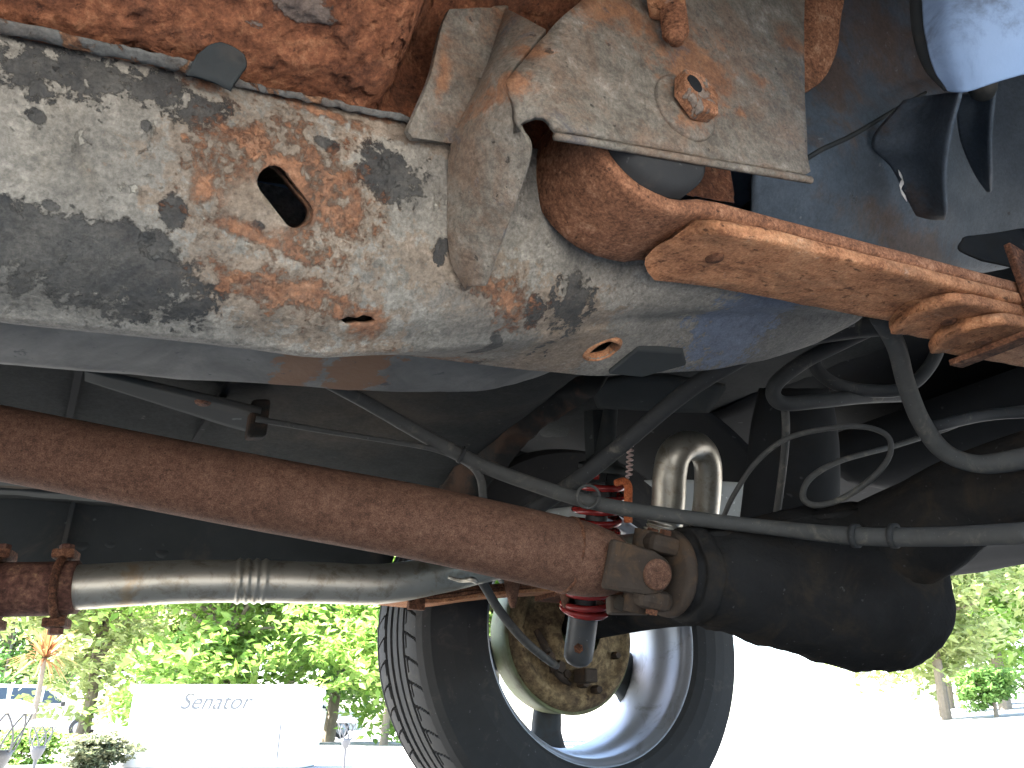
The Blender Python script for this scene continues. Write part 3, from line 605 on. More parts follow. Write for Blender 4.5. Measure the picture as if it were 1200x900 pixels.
# upper body: sides, arch, tail
def wall(name, pts, mat, th=.004, parent=car):
    bm = bmesh.new(); f = bm.faces.new([bm.verts.new(p) for p in pts]); bmesh.ops.triangulate(bm, faces=[f]); V = [v.co.copy() for v in bm.verts]; bm.verts.index_update(); Fc = [tuple(v.index for v in q.verts) for q in bm.faces]; bm.free()
    return mk(name, V, Fc, mat, parent, False, thick=th)
WX, WY, WZ = .905, 1.262, .354
arc = [Vector((WX-.42*math.cos(a), 1.60, .40+.40*math.sin(a))) for a in [math.pi*i/16 for i in range(17)]]
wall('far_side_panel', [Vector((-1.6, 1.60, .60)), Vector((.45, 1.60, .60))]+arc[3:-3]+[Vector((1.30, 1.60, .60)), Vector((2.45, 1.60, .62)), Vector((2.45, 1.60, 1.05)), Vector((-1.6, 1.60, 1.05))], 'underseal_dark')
wall('near_side_panel', [Vector((-1.6, .045, .42)), Vector((-.5, .045, .42)), Vector((.42, .045, .54)), Vector((.50, .045, .72)), Vector((.7, .045, .84)), Vector((1.1, .045, .84)), Vector((1.3, .045, .66)), Vector((2.45, .045, .66)), Vector((2.45, .045, 1.05)), Vector((-1.6, .045, 1.05))], 'blue')
wall('body_deck', [Vector((-1.6, .04, 1.05)), Vector((2.45, .04, 1.05)), Vector((2.45, 1.61, 1.05)), Vector((-1.6, 1.61, 1.05))], 'blue')
wall('front_bulkhead', [Vector((-1.6, .04, .36)), Vector((-1.6, 1.61, .36)), Vector((-1.6, 1.61, 1.05)), Vector((-1.6, .04, 1.05))], 'underseal_dark')
cab = [(-1.5, 1.05), (-1.0, 1.70), (2.0, 1.74), (2.4, 1.05)]
V, Fc = prism([Vector((x, .10+.12*(z-1.05), z)) for x, z in cab], (0, 0, 0)); n_ = len(cab)
V = [Vector((x, .06+.16*(z-1.05), z)) for x, z in cab]+[Vector((x, 1.59-.16*(z-1.05), z)) for x, z in cab]
mk('cabin', V, Fc, 'blue', car, False, bevel=.04)
# trunk floor and tail skirt
V, Fc = grid([[Vector((x, y, z)) for y in (.05, .5, 1.0, 1.6)] for x, z in [(1.15, .80), (1.5, .74), (1.9, .72), (2.25, .69), (2.38, .635), (2.44, .625), (2.46, .70)]], 20, 50, lambda v: Vector((0, 0, 1))*fbm(v, 7, 4)*.012); mk('trunk_floor', V, Fc, 'underseal_dark', car, thick=.003)
wall('tail_panel', [Vector((2.45, .04, .64)), Vector((2.45, 1.61, .64)), Vector((2.45, 1.61, 1.05)), Vector((2.45, .04, 1.05))], 'blue')
# far wheel housing
rows = []
for y in (1.10, 1.2, 1.4, 1.58): rows.append([Vector((WX-.44*math.cos(a), y, .40+.40*math.sin(a))) for a in [math.pi*(.13+.74*i/15) for i in range(16)]])
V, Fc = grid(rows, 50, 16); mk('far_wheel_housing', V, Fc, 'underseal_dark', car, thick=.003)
# fuel tank hanging behind the axle, dark
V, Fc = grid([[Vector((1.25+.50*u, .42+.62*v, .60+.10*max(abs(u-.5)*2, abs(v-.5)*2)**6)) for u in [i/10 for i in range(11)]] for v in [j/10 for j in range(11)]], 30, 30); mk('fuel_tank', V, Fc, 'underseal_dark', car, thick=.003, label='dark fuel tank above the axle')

# --- drive shaft
sh = [P(-120, 497, .72), P(0, 519, .74), P(300, 577, .80), P(500, 614, .85), P(640, 645, .89), P(672, 652, .90)]
V, Fc = tube(sh, [.0335, .034, .0365, .0388, .0408, .0410], 40, 40); shaft = mk('drive_shaft', V, Fc, 'rust_shaft', car, label='rusty brown drive shaft tube')
uj = P(751, 669, .90); sax = (sh[-1]-sh[-2]).normalized()
V, Fc = tube([P(668, 651, .90), P(684, 655, .90), P(702, 659, .90), P(722, 663, .90), P(738, 666, .90)], [.0412, .0408, .038, .032, .020], 24, 36); mk('weld_yoke', V, Fc, 'rust_shaft', shaft)
V, Fc = lathe(P(664, 650, .90), sax, [(-.004, .0405), (-.002, .0428), (0, .0432), (.002, .0428), (.004, .0405)], 48); V = [v+Vector((1, 1, 1))*fbm(v, 160, 3)*.0012 for v in V]; mk('weld_bead', V, Fc, 'rust_dark', shaft)
# forked ears and cross
view = (CAM-uj).normalized(); sideax = (view - sax*view.dot(sax)).normalized(); third = sax.cross(sideax)
def ear(sgn):
    ring = []
    base = uj+sideax*sgn*.022-sax*.058
    poly = [base-third*.027, base+third*.027, uj+sideax*sgn*.024+third*.0235-sax*.006]
    poly += [uj+sideax*sgn*.024+(sax*math.cos(a)+third*math.sin(a))*.0205 for a in [math.pi*(.4-.8*i/9) for i in range(10)]]
    poly += [uj+sideax*sgn*.024-third*.0235-sax*.006]
    return prism(poly, sideax*sgn*.012)
for s in (1, -1):
    mk('yoke_ear', *ear(s), 'yoke', shaft, False, bevel=.005)
    V, Fc = lathe(uj+sideax*s*.030, sideax*s, [(0, .0165), (.008, .0165), (.0095, .0145), (.0085, .011), (.0085, .0001)], 26); mk('joint_cap', V, Fc, 'rust_shaft', shaft)
V, Fc = join(lathe(uj-sideax*.03, sideax, [(0, .0001), (0, .011), (.06, .011), (.06, .0001)], 16), lathe(uj-third*.045, third, [(0, .0001), (0, .015), (.09, .015), (.09, .0001)], 20)); mk('joint_cross', V, Fc, 'yoke', shaft)

# --- rear axle: housing, pinion flange, tubes
axle = empty('rear_axle', (0, 0, 0)); axle.parent = car; axle.matrix_parent_inverse = Matrix.Translation(car.location).inverted(); axle['label'] = 'dark greasy rear axle with differential'
pin = P(786, 672, .905); ctr = P(985, 688, 1.0)
ax = (ctr-pin).normalized(); Lp = (ctr-pin).length
prof = [(-.004, .0001), (-.004, .034), (0, .041), (.012, .044), (.014, .052), (.030, .055), (.036, .052), (.07, .060), (.12, .069), (.17, .079), (Lp-.02, .088), (Lp+.02, .093), (Lp+.055, .093), (Lp+.085, .088), (Lp+.104, .074), (Lp+.114, .045), (Lp+.116, .0001)]
V, Fc = lathe(pin, ax, [(p.x, p.y) for p in spline([Vector((a, b)) for a, b in prof], 90)], 56)
def hd(v):
    t = (v-pin).dot(ax); k = max(0, min(1, (t-.05)/.2)); rel = v-(pin+ax*t)
    out = v.copy(); out.z += (-.004 if rel.z < 0 else .014)*k
    return out+rel.normalized()*(fbm(v, 22, 4)*.004+fbm(v, 70, 3)*.0015) if rel.length > .01 else out
mk('differential_housing', [hd(v) for v in V], Fc, 'diff', axle)
# ribs on the housing
for a in (-.35, .9, 2.2):
    s_ = ax.cross(Vector((0, 0, 1))).normalized(); u_ = s_.cross(ax)
    dv = (s_*math.cos(a)*-1+u_*math.sin(a))
    V, Fc = tube([pin+ax*.03+dv*.046, pin+ax*.10+dv*.063, pin+ax*(Lp-.01)+dv*.098], [.006, .007, .006], 12, 8); mk('housing_rib', V, Fc, 'diff', axle)
V, Fc = lathe(pin+ax*.004, -ax, [(0, .045), (.004, .048), (.012, .047), (.014, .040), (.016, .0001)], 30); mk('pinion_flange', V, Fc, 'yoke', axle)
for s in (1, -1):
    c = pin-ax*.012+third*s*.030
    V, Fc = box(c-sax*.012, sax*.020, sideax*.026, third*.011); mk('flange_yoke', V, Fc, 'yoke', axle, False, bevel=.0085)
    for q in (1, -1):
        V, Fc = hexa(c-sax*.012+third*s*.010+sideax*q*.014, third*s, .007, .006); mk('strap_bolt', V, Fc, 'rust_dark', axle, False)
# lug under the joint
lg = P(737, 709, .905)
V, Fc = box(lg, (.021, -.011, .0), (.004, .010, 0), (0, 0, .010)); mk('bolt_lug', V, Fc, 'yoke', axle, False, bevel=.003)
V, Fc = hexa(P(727, 707, .893), CAM-lg, .009, .006); mk('lug_bolt', V, Fc, 'diff', axle, False)
wc = Vector((WX, WY+.10, WZ))
V, Fc = tube([ctr+Vector((0, .02, 0)), ctr.lerp(wc, .25)+Vector((0, 0, .012)), ctr.lerp(wc, .5)+Vector((0, 0, .02)), Vector((WX, WY+.06, WZ+.02))], [.075, .048, .036, .036], 24, 28); mk('axle_tube', V, Fc, 'diff', axle)
V, Fc = tube([ctr+Vector((0.02, -.02, .03)), ctr+Vector((.03, -.10, .055)), ctr+Vector((.035, -.22, .085)), ctr+Vector((.045, -.60, .10))], [.066, .058, .048, .044], 24, 28); mk('axle_tube', V, Fc, 'diff', axle)

# --- far wheel
wheel = empty('rear_wheel', (0, 0, 0)); wheel.parent = car; wheel.matrix_parent_inverse = Matrix.Translation(car.location).inverted(); wheel['label'] = 'far side wheel with silver alloy rim and worn tyre'
TR, RR = .353, .232
def tyre():
    NA = 900
    prof = [(-.003, RR-.006), (-.012, RR+.004), (-.018, RR+.02), (-.020, RR+.042), (-.016, RR+.068), (-.008, TR-.018), (.004, TR-.008), (.018, TR-.003)]
    tread = [((.018+.17*i/60), TR-.001-.004*abs(i/30-1)**4) for i in range(1, 60)]
    prof2 = [(.206-a, r) for a, r in reversed(prof)]
    full = prof+tread+[(a, r) for a, r in prof2]
    V = []; Fc = []
    for k in range(NA):
        an = 2*math.pi*k/NA
        for (y, r) in full:
            rr = r
            if .018 < y < .188:
                for gy in (.064, .090, .117, .143):
                    if abs(y-gy) < .0034: rr -= .0075
                u = min(y-.018, .188-y)
                if u < .044:
                    ph = (an/(2*math.pi)*56 + 1.1*math.sqrt(max(0, u/.044))*.55) % 1.0
                    if ph < .065: rr -= .006*min(1, u/.006)
                    if abs(u-.036) < .0018 and ph < .62: rr -= .004
            V.append(Vector((WX+rr*math.cos(an), WY+y, WZ+rr*math.sin(an))))
    m = len(full)
    for k in range(NA):
        k2 = (k+1) % NA
        for j in range(m-1): Fc.append((k*m+j, k*m+j+1, k2*m+j+1, k2*m+j))
    return V, Fc
mk('tyre', *tyre(), 'tyre', wheel, False)
V, Fc = lathe((WX, WY, WZ), (0, 1, 0), [(p.x, p.y) for p in spline([Vector(q) for q in [(-.004, RR+.004), (-.006, RR+.001), (-.004, RR-.006), (.006, RR-.011), (.012, RR-.016), (.020, RR-.018), (.05, RR-.020), (.08, RR-.030), (.13, RR-.032), (.16, RR-.022), (.195, RR-.014), (.204, RR-.004), (.205, RR+.004)]], 60)], 96); mk('rim_barrel', V, Fc, 'alloy', wheel)
V, Fc = lathe((WX, WY-.028, WZ), (0, 1, 0), [(.170, .0001), (.170, .075), (.165, .085), (.175, .092), (.205, .085), (.21, .0001)], 40); mk('wheel_hub', V, Fc, 'alloy_shaded', wheel)
def spoke(a):
    rad = Vector((math.cos(a), 0, math.sin(a))); tan = Vector((-math.sin(a), 0, math.cos(a))); c = Vector((WX, WY, WZ))
    V = []; Fc = []
    st = [(.07, .044, .168, .036), (.10, .036, .174, .032), (.135, .031, .182, .028), (.17, .034, .186, .026), (.195, .044, .188, .026), (.214, .060, .186, .026)]
    for r, w, y, t in st:
        for dx, dy in [(-w, t*.45), (-w*.8, 0), (-.3*w, -.004), (.3*w, -.004), (w*.8, 0), (w, t*.45), (w*.7, t), (-w*.7, t)]:
            V.append(c+rad*r+tan*dx+Vector((0, y+dy-.028, 0)))
    for i in range(len(st)-1):
        for k in range(8): k2 = (k+1) % 8; Fc.append((i*8+k, i*8+k2, (i+1)*8+k2, (i+1)*8+k))
    return V, Fc
for i in range(5): mk('spoke', *spoke(R_(-91+72*i)), 'alloy_shaded', wheel)
# drum and back plate
V, Fc = lathe((WX, WY, WZ), (0, 1, 0), [(.085, .0001), (.085, .128), (.080, .142), (.083, .144), (.100, .142), (.145, .140), (.148, .13), (.148, .0001)], 64); drum = mk('brake_drum', V, Fc, 'drum_paint', wheel)
V, Fc = lathe((WX, WY, WZ), (0, 1, 0), [(p[0], p[1]) for p in [(.045, .043), (.046, .062), (.060, .075), (.066, .095), (.068, .110), (.060, .116), (.060, .126), (.074, .137), (.082, .138)]], 64)
V = [v+Vector((0, 1, 0))*fbm(v, 25, 3)*.003 for v in V]; mk('back_plate', V, Fc, 'ochre', wheel)
for px, py, r, h in [(652, 782, .012, .018), (661, 790, .009, .014), (683, 800, .010, .012), (640, 770, .009, .02), (722, 768, .007, .008), (700, 808, .008, .008)]:
    c = PY(px, py, WY+.055); V, Fc = hexa(c+Vector((0, .02, 0)), (0, -1, 0), r, h+.02); mk('plate_bolt', V, Fc, 'yoke', wheel, False)
V, Fc = tube([PY(628, 738, WY+.055), PY(640, 760, WY+.05), PY(655, 790, WY+.05), PY(668, 802, WY+.055)], [.006, .008, .008, .004], 16, 8); mk('brake_cylinder', V, Fc, 'yoke', wheel)
V, Fc = box(PY(686, 792, WY+.03), (.014, 0, 0), (0, .02, 0), (0, 0, .012)); mk('shock_mount', V, Fc, 'yoke', wheel, False, bevel=.003)

# the same wheel on the near end of the axle
nw = empty('rear_wheel', (0, 1.374, 0)); nw.scale = (1, -1, 1); nw.parent = car; nw.matrix_parent_inverse = Matrix.Translation(car.location).inverted(); nw['label'] = 'near side wheel on the same axle'
for o in list(wheel.children):
    c_ = o.copy(); COL.objects.link(c_); c_.parent = nw
# --- far leaf spring
fs = empty('far_leaf_spring', (0, 0, 0)); fs.parent = car; fs.matrix_parent_inverse = Matrix.Translation(car.location).inverted(); fs['label'] = 'thin rusty leaf spring on the far side'
fp = [(452, 708), (500, 711), (560, 703), (620, 698), (690, 695), (760, 692)]
for k in range(3):
    pts = [PY(x, y, 1.16)+Vector((0, 0, .006*k+.002)) for x, y in fp[(0 if k == 0 else 1 if k == 2 else 0):]]
    V = []; Fc = []
    for p in spline(pts, 24):
        V += [p+Vector((0, -.030, 0)), p+Vector((0, .030, 0)), p+Vector((0, .030, .0055)), p+Vector((0, -.030, .0055))]
    for i in range(23):
        for q in range(4): q2 = (q+1) % 4; Fc.append((i*4+q, i*4+q2, (i+1)*4+q2, (i+1)*4+q))
    Fc += [(3, 2, 1, 0), (92, 93, 94, 95)]
    mk('leaf', V, Fc, 'rust_leaf' if k == 0 else 'rust_dark', fs, False, bevel=.001)
V, Fc = box(PY(488, 700, 1.13), (.013, 0, 0), (0, .004, 0), (0, 0, .018)); mk('clamp', V, Fc, 'rust_dark', fs, False, bevel=.001)
V, Fc = box(PY(690, 700, 1.16), (.085, 0, 0), (0, .04, 0), (0, 0, .008)); mk('spring_plate', V, Fc, 'rust_dark', fs, False, bevel=.002)
for px in (600, 662):
    b = PY(px, 684, 1.12); t = PY(px+1, 712, 1.12)
    V, Fc = tube([b+Vector((0, 0, .02)), b, b.lerp(t, .6), t], [.013, .0125, .008, .004], 12, 10); mk('u_bolt', V, Fc, 'rust_shaft', fs)

# --- coil over damper on the far side
M['coil_spring_paint'] = M['red']
shock = empty('coil_over_damper', (0, 0, 0)); shock.parent = car; shock.matrix_parent_inverse = Matrix.Translation(car.location).inverted(); shock['label'] = 'shock absorber with red coil spring'
a0 = P(676, 781, 1.33); a1 = P(705, 560, 1.33); a2 = P(716, 480, 1.34); sx = (a1-a0).normalized(); SL = (a1-a0).length
def at(y):   # point on the damper axis at image row y
    return a0+(a1-a0)*((781-y)/(781-560))
V, Fc = lathe(a0, sx, [(0, .0001), (.002, .010), (.006, .018), (.014, .0235), (.03, .0245), (.085, .0245), (.095, .0245), (.100, .018), (.3, .018)], 28)
M['damper'] = mat_grime('damper_paint', (.075, .078, .08), .3, 30, .4, .3, dirt=(.09, .08, .065), dirtamt=.4)
mk('damper_body', V, Fc, 'damper', shock)
V, Fc = hexa(P(678, 760, 1.305), CAM-a0, .008, .008); mk('bolt_head', V, Fc, 'rust_dark', shock, False)
def helix(o, axd, L, r, wr, turns, seg=10, per=28, ease=True):
    a = axd.orthogonal().normalized(); b = axd.cross(a); n = int(turns*per); pts = []
    for i in range(n+1):
        t = i/n; an = 2*math.pi*turns*t; pts.append(o+axd*(L*t)+(a*math.cos(an)+b*math.sin(an))*r)
    return tube(pts, wr, n+1, seg)
hb = at(714); V, Fc = helix(hb, sx, (at(556)-hb).length, .0375, .0056, 11.5); mk('coil_spring', V, Fc, 'red', shock)
V, Fc = lathe(hb-sx*.004, sx, [(-.006, .026), (-.004, .036), (.002, .042), (.006, .042), (.008, .03)], 30); mk('spring_seat', V, Fc, 'red', shock)
V, Fc = lathe(at(553), sx, [(0, .02), (.002, .040), (.010, .041), (.014, .03), (.03, .016), (.10, .012), (.13, .010)], 26); mk('top_mount', V, Fc, 'underseal', shock)
V, Fc = tube([P(697, 482, 1.36), P(698, 520, 1.35), P(700, 565, 1.34)], [.019, .019, .017], 10, 6); mk('damper_bracket', V, Fc, 'underseal', shock, False)
V, Fc = grid([[P(712, 545, 1.36), P(722, 545, 1.36)], [P(708, 575, 1.35), P(733, 572, 1.35)], [P(705, 606, 1.34), P(742, 604, 1.34)]], 8, 10); mk('bump_stop_bracket', V, Fc, 'underseal', shock, thick=.012)
# handbrake hook and small return spring
V, Fc = tube([P(736, 612, 1.22), P(736, 585, 1.22), P(736, 570, 1.22), P(731, 564, 1.22), P(722, 566, 1.21)], [.0066, .0064, .0064, .006, .0052], 30, 12); mk('return_hook', V, Fc, 'orange', car, label='orange hooked rod beside the red coil spring')
p0, p1 = P(737, 560, 1.24), P(739, 518, 1.25)
V, Fc = helix(p0, (p1-p0).normalized(), (p1-p0).length, .0042, .0016, 7.5, 6, 14)
M['spring_wire'] = mat_plain('spring_wire', (.45, .33, .30), .4, .3); mk('return_spring', V, Fc, 'spring_wire', car, label='small coiled return spring')

# --- exhaust
ex = [(-90, 694, .93), (0, 691, .955), (90, 688, .975), (200, 682, 1.01), (290, 681, 1.04), (380, 683, 1.07), (450, 684, 1.10), (520, 672, 1.15), (600, 655, 1.21), (690, 648, 1.25), (750, 644, 1.27), (776, 625, 1.28), (783, 590, 1.28), (785, 556, 1.28), (790, 534, 1.28), (803, 523, 1.29), (819, 525, 1.31), (829, 543, 1.32), (829, 580, 1.33), (824, 615, 1.34), (816, 650, 1.37)]
rad = [.0265]*14+[.026, .0245, .023, .0225, .022, .022, .022]
pts = spline([Vector((*P(*e), r)) for e, r in zip(ex, rad)], 300)
def bel(i):
    f = i/299*20
    for c, w in ((4.0, .22), (10.95, .5)):
        if abs(f-c) < w: return .0022*(math.cos((f-c)/w*math.pi*3.0*1.0)*.5+.5)
    return 0
def rtube(pts, seg=28):
    V = []; Fc = []; prev = None; n = len(pts)
    for i in range(n):
        t = (Vector(pts[min(i+1, n-1)][:3])-Vector(pts[max(i-1, 0)][:3])).normalized()
        a = t.orthogonal().normalized() if prev is None else (prev-t*prev.dot(t)).normalized(); prev = a; b = t.cross(a)
        for k in range(seg): an = 2*math.pi*k/seg; V.append(Vector(pts[i][:3])+(a*math.cos(an)+b*math.sin(an))*pts[i][3])
    for i in range(n-1):
        for k in range(seg): k2 = (k+1) % seg; Fc.append((i*seg+k, i*seg+k2, (i+1)*seg+k2, (i+1)*seg+k))
    return V, Fc
fine = spline([Vector((*P(*e), r)) for e, r in zip(ex, rad)], 1200)
for i, p in enumerate(fine):
    f = i/1199*20
    for c, w, nr in ((4.05, .22, 4), (11.15, .55, 4)):
        if abs(f-c) < w: p[3] += .0026*math.sin((f-c+w)/(2*w)*math.pi*nr)**2
V, Fc = rtube(fine); exh = mk('exhaust_pipe', V, Fc, 'pipe', car, label='shiny steel exhaust pipe looping over the axle')
M['sleeve'] = mat_rust('exhaust_sleeve', [(.2, (.035, .018, .013)), (.48, (.085, .038, .028)), (.68, (.15, .075, .05)), (.85, (.33, .23, .12))], 28, 0, bumps=.0012)
V, Fc = tube([P(-80, 694, .93), P(0, 691, .955), P(50, 690, .966), P(91, 688, .975)], [.0315]*4, 16, 32); mk('exhaust_sleeve', V, Fc, 'sleeve', exh)
for px, d in ((72, .971), (-4, .953)):
    c = P(px, 690 if px > 20 else 691, d); t = (P(91, 688, .975)-P(0, 691, .955)).normalized(); up = Vector((0, 0, 1)); up = (up-t*up.dot(t)).normalized(); sd_ = t.cross(up)
    ringp = [c+(up*math.cos(a)+sd_*math.sin(a))*.0355 for a in [2*math.pi*i/30 for i in range(31)]]
    V, Fc = tube(ringp, .0048, 31*2, 10); V2, F2 = tube([c+up*.034, c+up*.052], [.0045, .0045], 4, 10); V3, F3 = tube([c-up*.034, c-up*.050], [.0045, .0045], 4, 10)
    mk('clamp_band', *join((V, Fc), (V2, F2), (V3, F3)), 'rust_dark', exh)
    for s in (1, -1):
        V, Fc = box(c+up*s*.040, t*.0125, sd_*.016, up*.0055); mk('clamp_saddle', V, Fc, 'rust_dark', exh, False, bevel=.002)
        V, Fc = hexa(c+up*s*.046, up*s, .0085, .007); mk('clamp_nut', V, Fc, 'sleeve', exh, False)
V, Fc = tube([P(525, 676, 1.10), P(540, 680, 1.10), P(553, 679, 1.09), P(560, 683, 1.09)], [.002, .003, .004, .003], 14, 8); mk('hanger_wire', V, Fc, 'pipe', exh)

# --- hoses, cables and brake lines
def cable(name, pts, r, mat, label, n=None, seg=12):
    V, Fc = tube([P(*p) for p in pts], r, n or len(pts)*10, seg); return mk(name, V, Fc, mat, car, label=label)
hc_ = cable('brake_cable', [(370, 440, .88), (430, 472, .90), (500, 512, .92), (560, 543, .93), (620, 566, .93), (700, 590, .92), (800, 606, .91), (900, 618, .90), (1000, 628, .84), (1100, 629, .77), (1215, 624, .68)], [.0075, .0078, .0082, .0085, .0085, .0085, .0085, .0085, .0095, .0095, .0095], 'cable', 'long grey cable hose crossing in front of the axle')
for px in (1003, 1048):
    c = P(px, 628, .838 if px < 1020 else .809); t = (P(1060, 628, .80)-P(990, 627, .845)).normalized()
    V, Fc = lathe(c, t, [(-.003, .009), (-.003, .0125), (.003, .0125), (.003, .009)], 18); mk('hose_clip', V, Fc, 'rubber', hc_)
c = P(689, 582, .905); V, Fc = tube([c+(RT*math.cos(a)+UP*math.sin(a))*.0125 for a in [2*math.pi*i/24 for i in range(25)]], .0017, 50, 8); mk('cable_ring', V, Fc, 'cable', hc_)
c = P(541, 533, .925); V, Fc = lathe(c, (P(560, 543, .93)-P(500, 512, .92)).normalized(), [(-.002, .007), (-.002, .0103), (.002, .0103), (.002, .007)], 16); mk('hose_clip', V, Fc, 'rubber', hc_)
cable('brake_hose', [(560, 640, 1.02), (610, 607, 1.0), (680, 560, .96), (740, 512, .93), (800, 462, .90), (850, 430, .88), (905, 402, .86), (960, 380, .84), (1000, 372, .83)], [.0105, .0105, .0100, .0098, .0098, .0098, .0095, .0095, .0095], 'rubber', 'dark rubber hose rising from the axle towards the leaf spring')
cable('handbrake_rod', [(300, 491, .87), (380, 505, .885), (450, 516, .90), (510, 527, .92), (545, 541, .93), (561, 556, .93), (566, 580, .94), (566, 615, .96)], [.0034, .003, .0028, .003, .0042, .0048, .005, .005], 'cable', 'thin rod running from the floor bracket and bending down behind the shaft')
bp = PZ(302, 492, .494); V, Fc = box(bp, (.010, 0, .002), (0, .010, 0), (0, 0, .022)); brk = mk('cable_bracket', V, Fc, 'kick', car, False, bevel=.004, label='small rusty bracket under the floor')
V, Fc = grid([[PZ(100, 432, .508), PZ(100, 444, .508)], [PZ(215, 458, .503), PZ(225, 484, .503)], [PZ(260, 468, .502), PZ(262, 496, .502)], [PZ(306, 480, .500), PZ(306, 508, .500)]], 8, 20); mk('bracket_arm', V, Fc, 'underseal', brk, thick=.005)
V, Fc = lathe(PZ(238, 470, .501), Vector((0, -.2, -1)), [(0, .009), (.002, .008), (.003, .0001)], 16); mk('bracket_bolt', V, Fc, 'rust_dark', brk)
cable('drum_cable', [(548, 660, 1.20), (566, 684, 1.20), (585, 715, 1.21), (612, 748, 1.23), (640, 772, 1.28), (652, 780, 1.33)], [.0065, .0068, .0068, .0066, .0062, .006], 'cable', 'black cable running down to the brake drum')
cable('looped_wire', [(848, 605, 1.05), (860, 580, 1.02), (885, 543, 1.0), (920, 515, .98), (965, 503, .96), (1010, 500, .95), (1040, 511, .95), (1042, 535, .95), (1020, 562, .95), (985, 585, .95), (955, 592, .96), (941, 582, .97), (950, 560, .98), (985, 540, .99), (1050, 522, 1.02), (1105, 504, 1.04), (1160, 484, 1.05), (1230, 474, 1.05)], [.0032]*8+[.0038]*5+[.0034]*5, 'cable', 'thin grey wire coiled in a loop above the axle', 200)
cable('breather_hose', [(1030, 370, .72), (1050, 405, .75), (1062, 450, .78), (1080, 495, .80), (1105, 528, .81), (1140, 543, .81), (1180, 541, .80), (1240, 528, .78)], [.0085, .0085, .0085, .0088, .009, .009, .0105, .0105], 'cable', 'thick grey hose hanging down behind the leaf spring')
cable('fuel_hose', [(1040, 376, 1.0), (985, 402, 1.0), (940, 425, 1.0), (908, 452, 1.0), (915, 472, 1.0), (960, 470, 1.02), (1010, 465, 1.06), (1064, 463, 1.12)], .0095, 'rubber', 'dark fuel hose bent in a tight curve')
cable('fuel_hose', [(1000, 385, 1.04), (955, 420, 1.04), (975, 448, 1.04), (1020, 458, 1.05), (1062, 454, 1.05), (1090, 428, 1.06), (1105, 390, 1.08), (1110, 350, 1.1)], .0085, 'rubber', 'dark fuel hose sagging behind the bent one')
cable('vent_hose', [(890, 410, .96), (940, 395, .95), (1000, 385, .94), (1060, 380, .93)], .012, 'rubber', 'dark hose lying under the rail end')
cable('fuel_line', [(919, 470, 1.03), (921, 500, 1.03), (919, 535, 1.05), (912, 590, 1.08), (905, 630, 1.1)], .005, 'cable', 'short upright metal fuel line')
cable('wiring_loom', [(1084, 503, 1.0), (1110, 496, 1.0), (1160, 486, 1.02), (1230, 482, 1.02)], .0075, 'rubber', 'dark wiring loom crossing behind the hoses')
# rusty kick-up crossmember
V, Fc = grid([[P(720, 432, 1.02), P(705, 448, 1.02), P(690, 470, 1.04)], [P(650, 448, 1.06), P(648, 470, 1.06), P(652, 490, 1.08)], [P(590, 478, 1.10), P(602, 500, 1.09), P(615, 520, 1.12)], [P(545, 530, 1.15), P(565, 545, 1.14), P(580, 560, 1.16)], [P(500, 590, 1.2), P(520, 600, 1.2), P(540, 610, 1.2)]], 16, 60, lambda v: Vector((0, 0, 1))*fbm(v, 30, 4)*.006); mk('kick_up_member', V, Fc, 'kick', car, thick=.004, label='brown rusty chassis member curving up over the axle')
# bracket plates in the cavity
V, Fc = grid([[P(690, 450, 1.10), P(760, 440, 1.10), P(850, 452, 1.12)], [P(700, 475, 1.15), P(780, 480, 1.15), P(830, 482, 1.16)]], 16, 8, lambda v: Vector((1, 1, 1))*fbm(v, 20, 3)*.004); mk('cross_bracket', V, Fc, 'underseal', car, thick=.01)
V, Fc = tube([P(930, 455, 1.22), P(930, 500, 1.22), P(928, 560, 1.22), P(922, 640, 1.22)], [.05, .062, .068, .072], 20, 28); mk('air_bag_tower', [v+Vector((1, 1, 0))*fbm(v, 18, 3)*.004 for v in V], Fc, 'underseal_dark', car)
# added pale panels: light coming in from outside is put into their colour
M['liner'] = mat_grime('lit_arch_liner', (.40, .42, .40), .15, 14, .7, dirt=(.2, .19, .16), dirtamt=.4)
V, Fc = grid([[P(585, 618, 1.50), P(640, 598, 1.50), P(690, 592, 1.52)], [P(580, 632, 1.48), P(640, 630, 1.48), P(700, 630, 1.5)]], 12, 8); mk('pale_light_panel', V, Fc, 'liner', car, thick=.003, label='pale panel standing in for outside light behind the coil spring')
V, Fc = grid([[P(700, 566, 1.66), P(790, 562, 1.66), P(880, 566, 1.66)], [P(700, 592, 1.68), P(790, 600, 1.68), P(885, 606, 1.68)], [P(700, 622, 1.7), P(790, 630, 1.7), P(885, 632, 1.7)]], 20, 12); mk('lit_arch_liner', V, Fc, 'liner', car, thick=.003, label='wheel arch liner coloured pale for outside light, behind the exhaust loop')

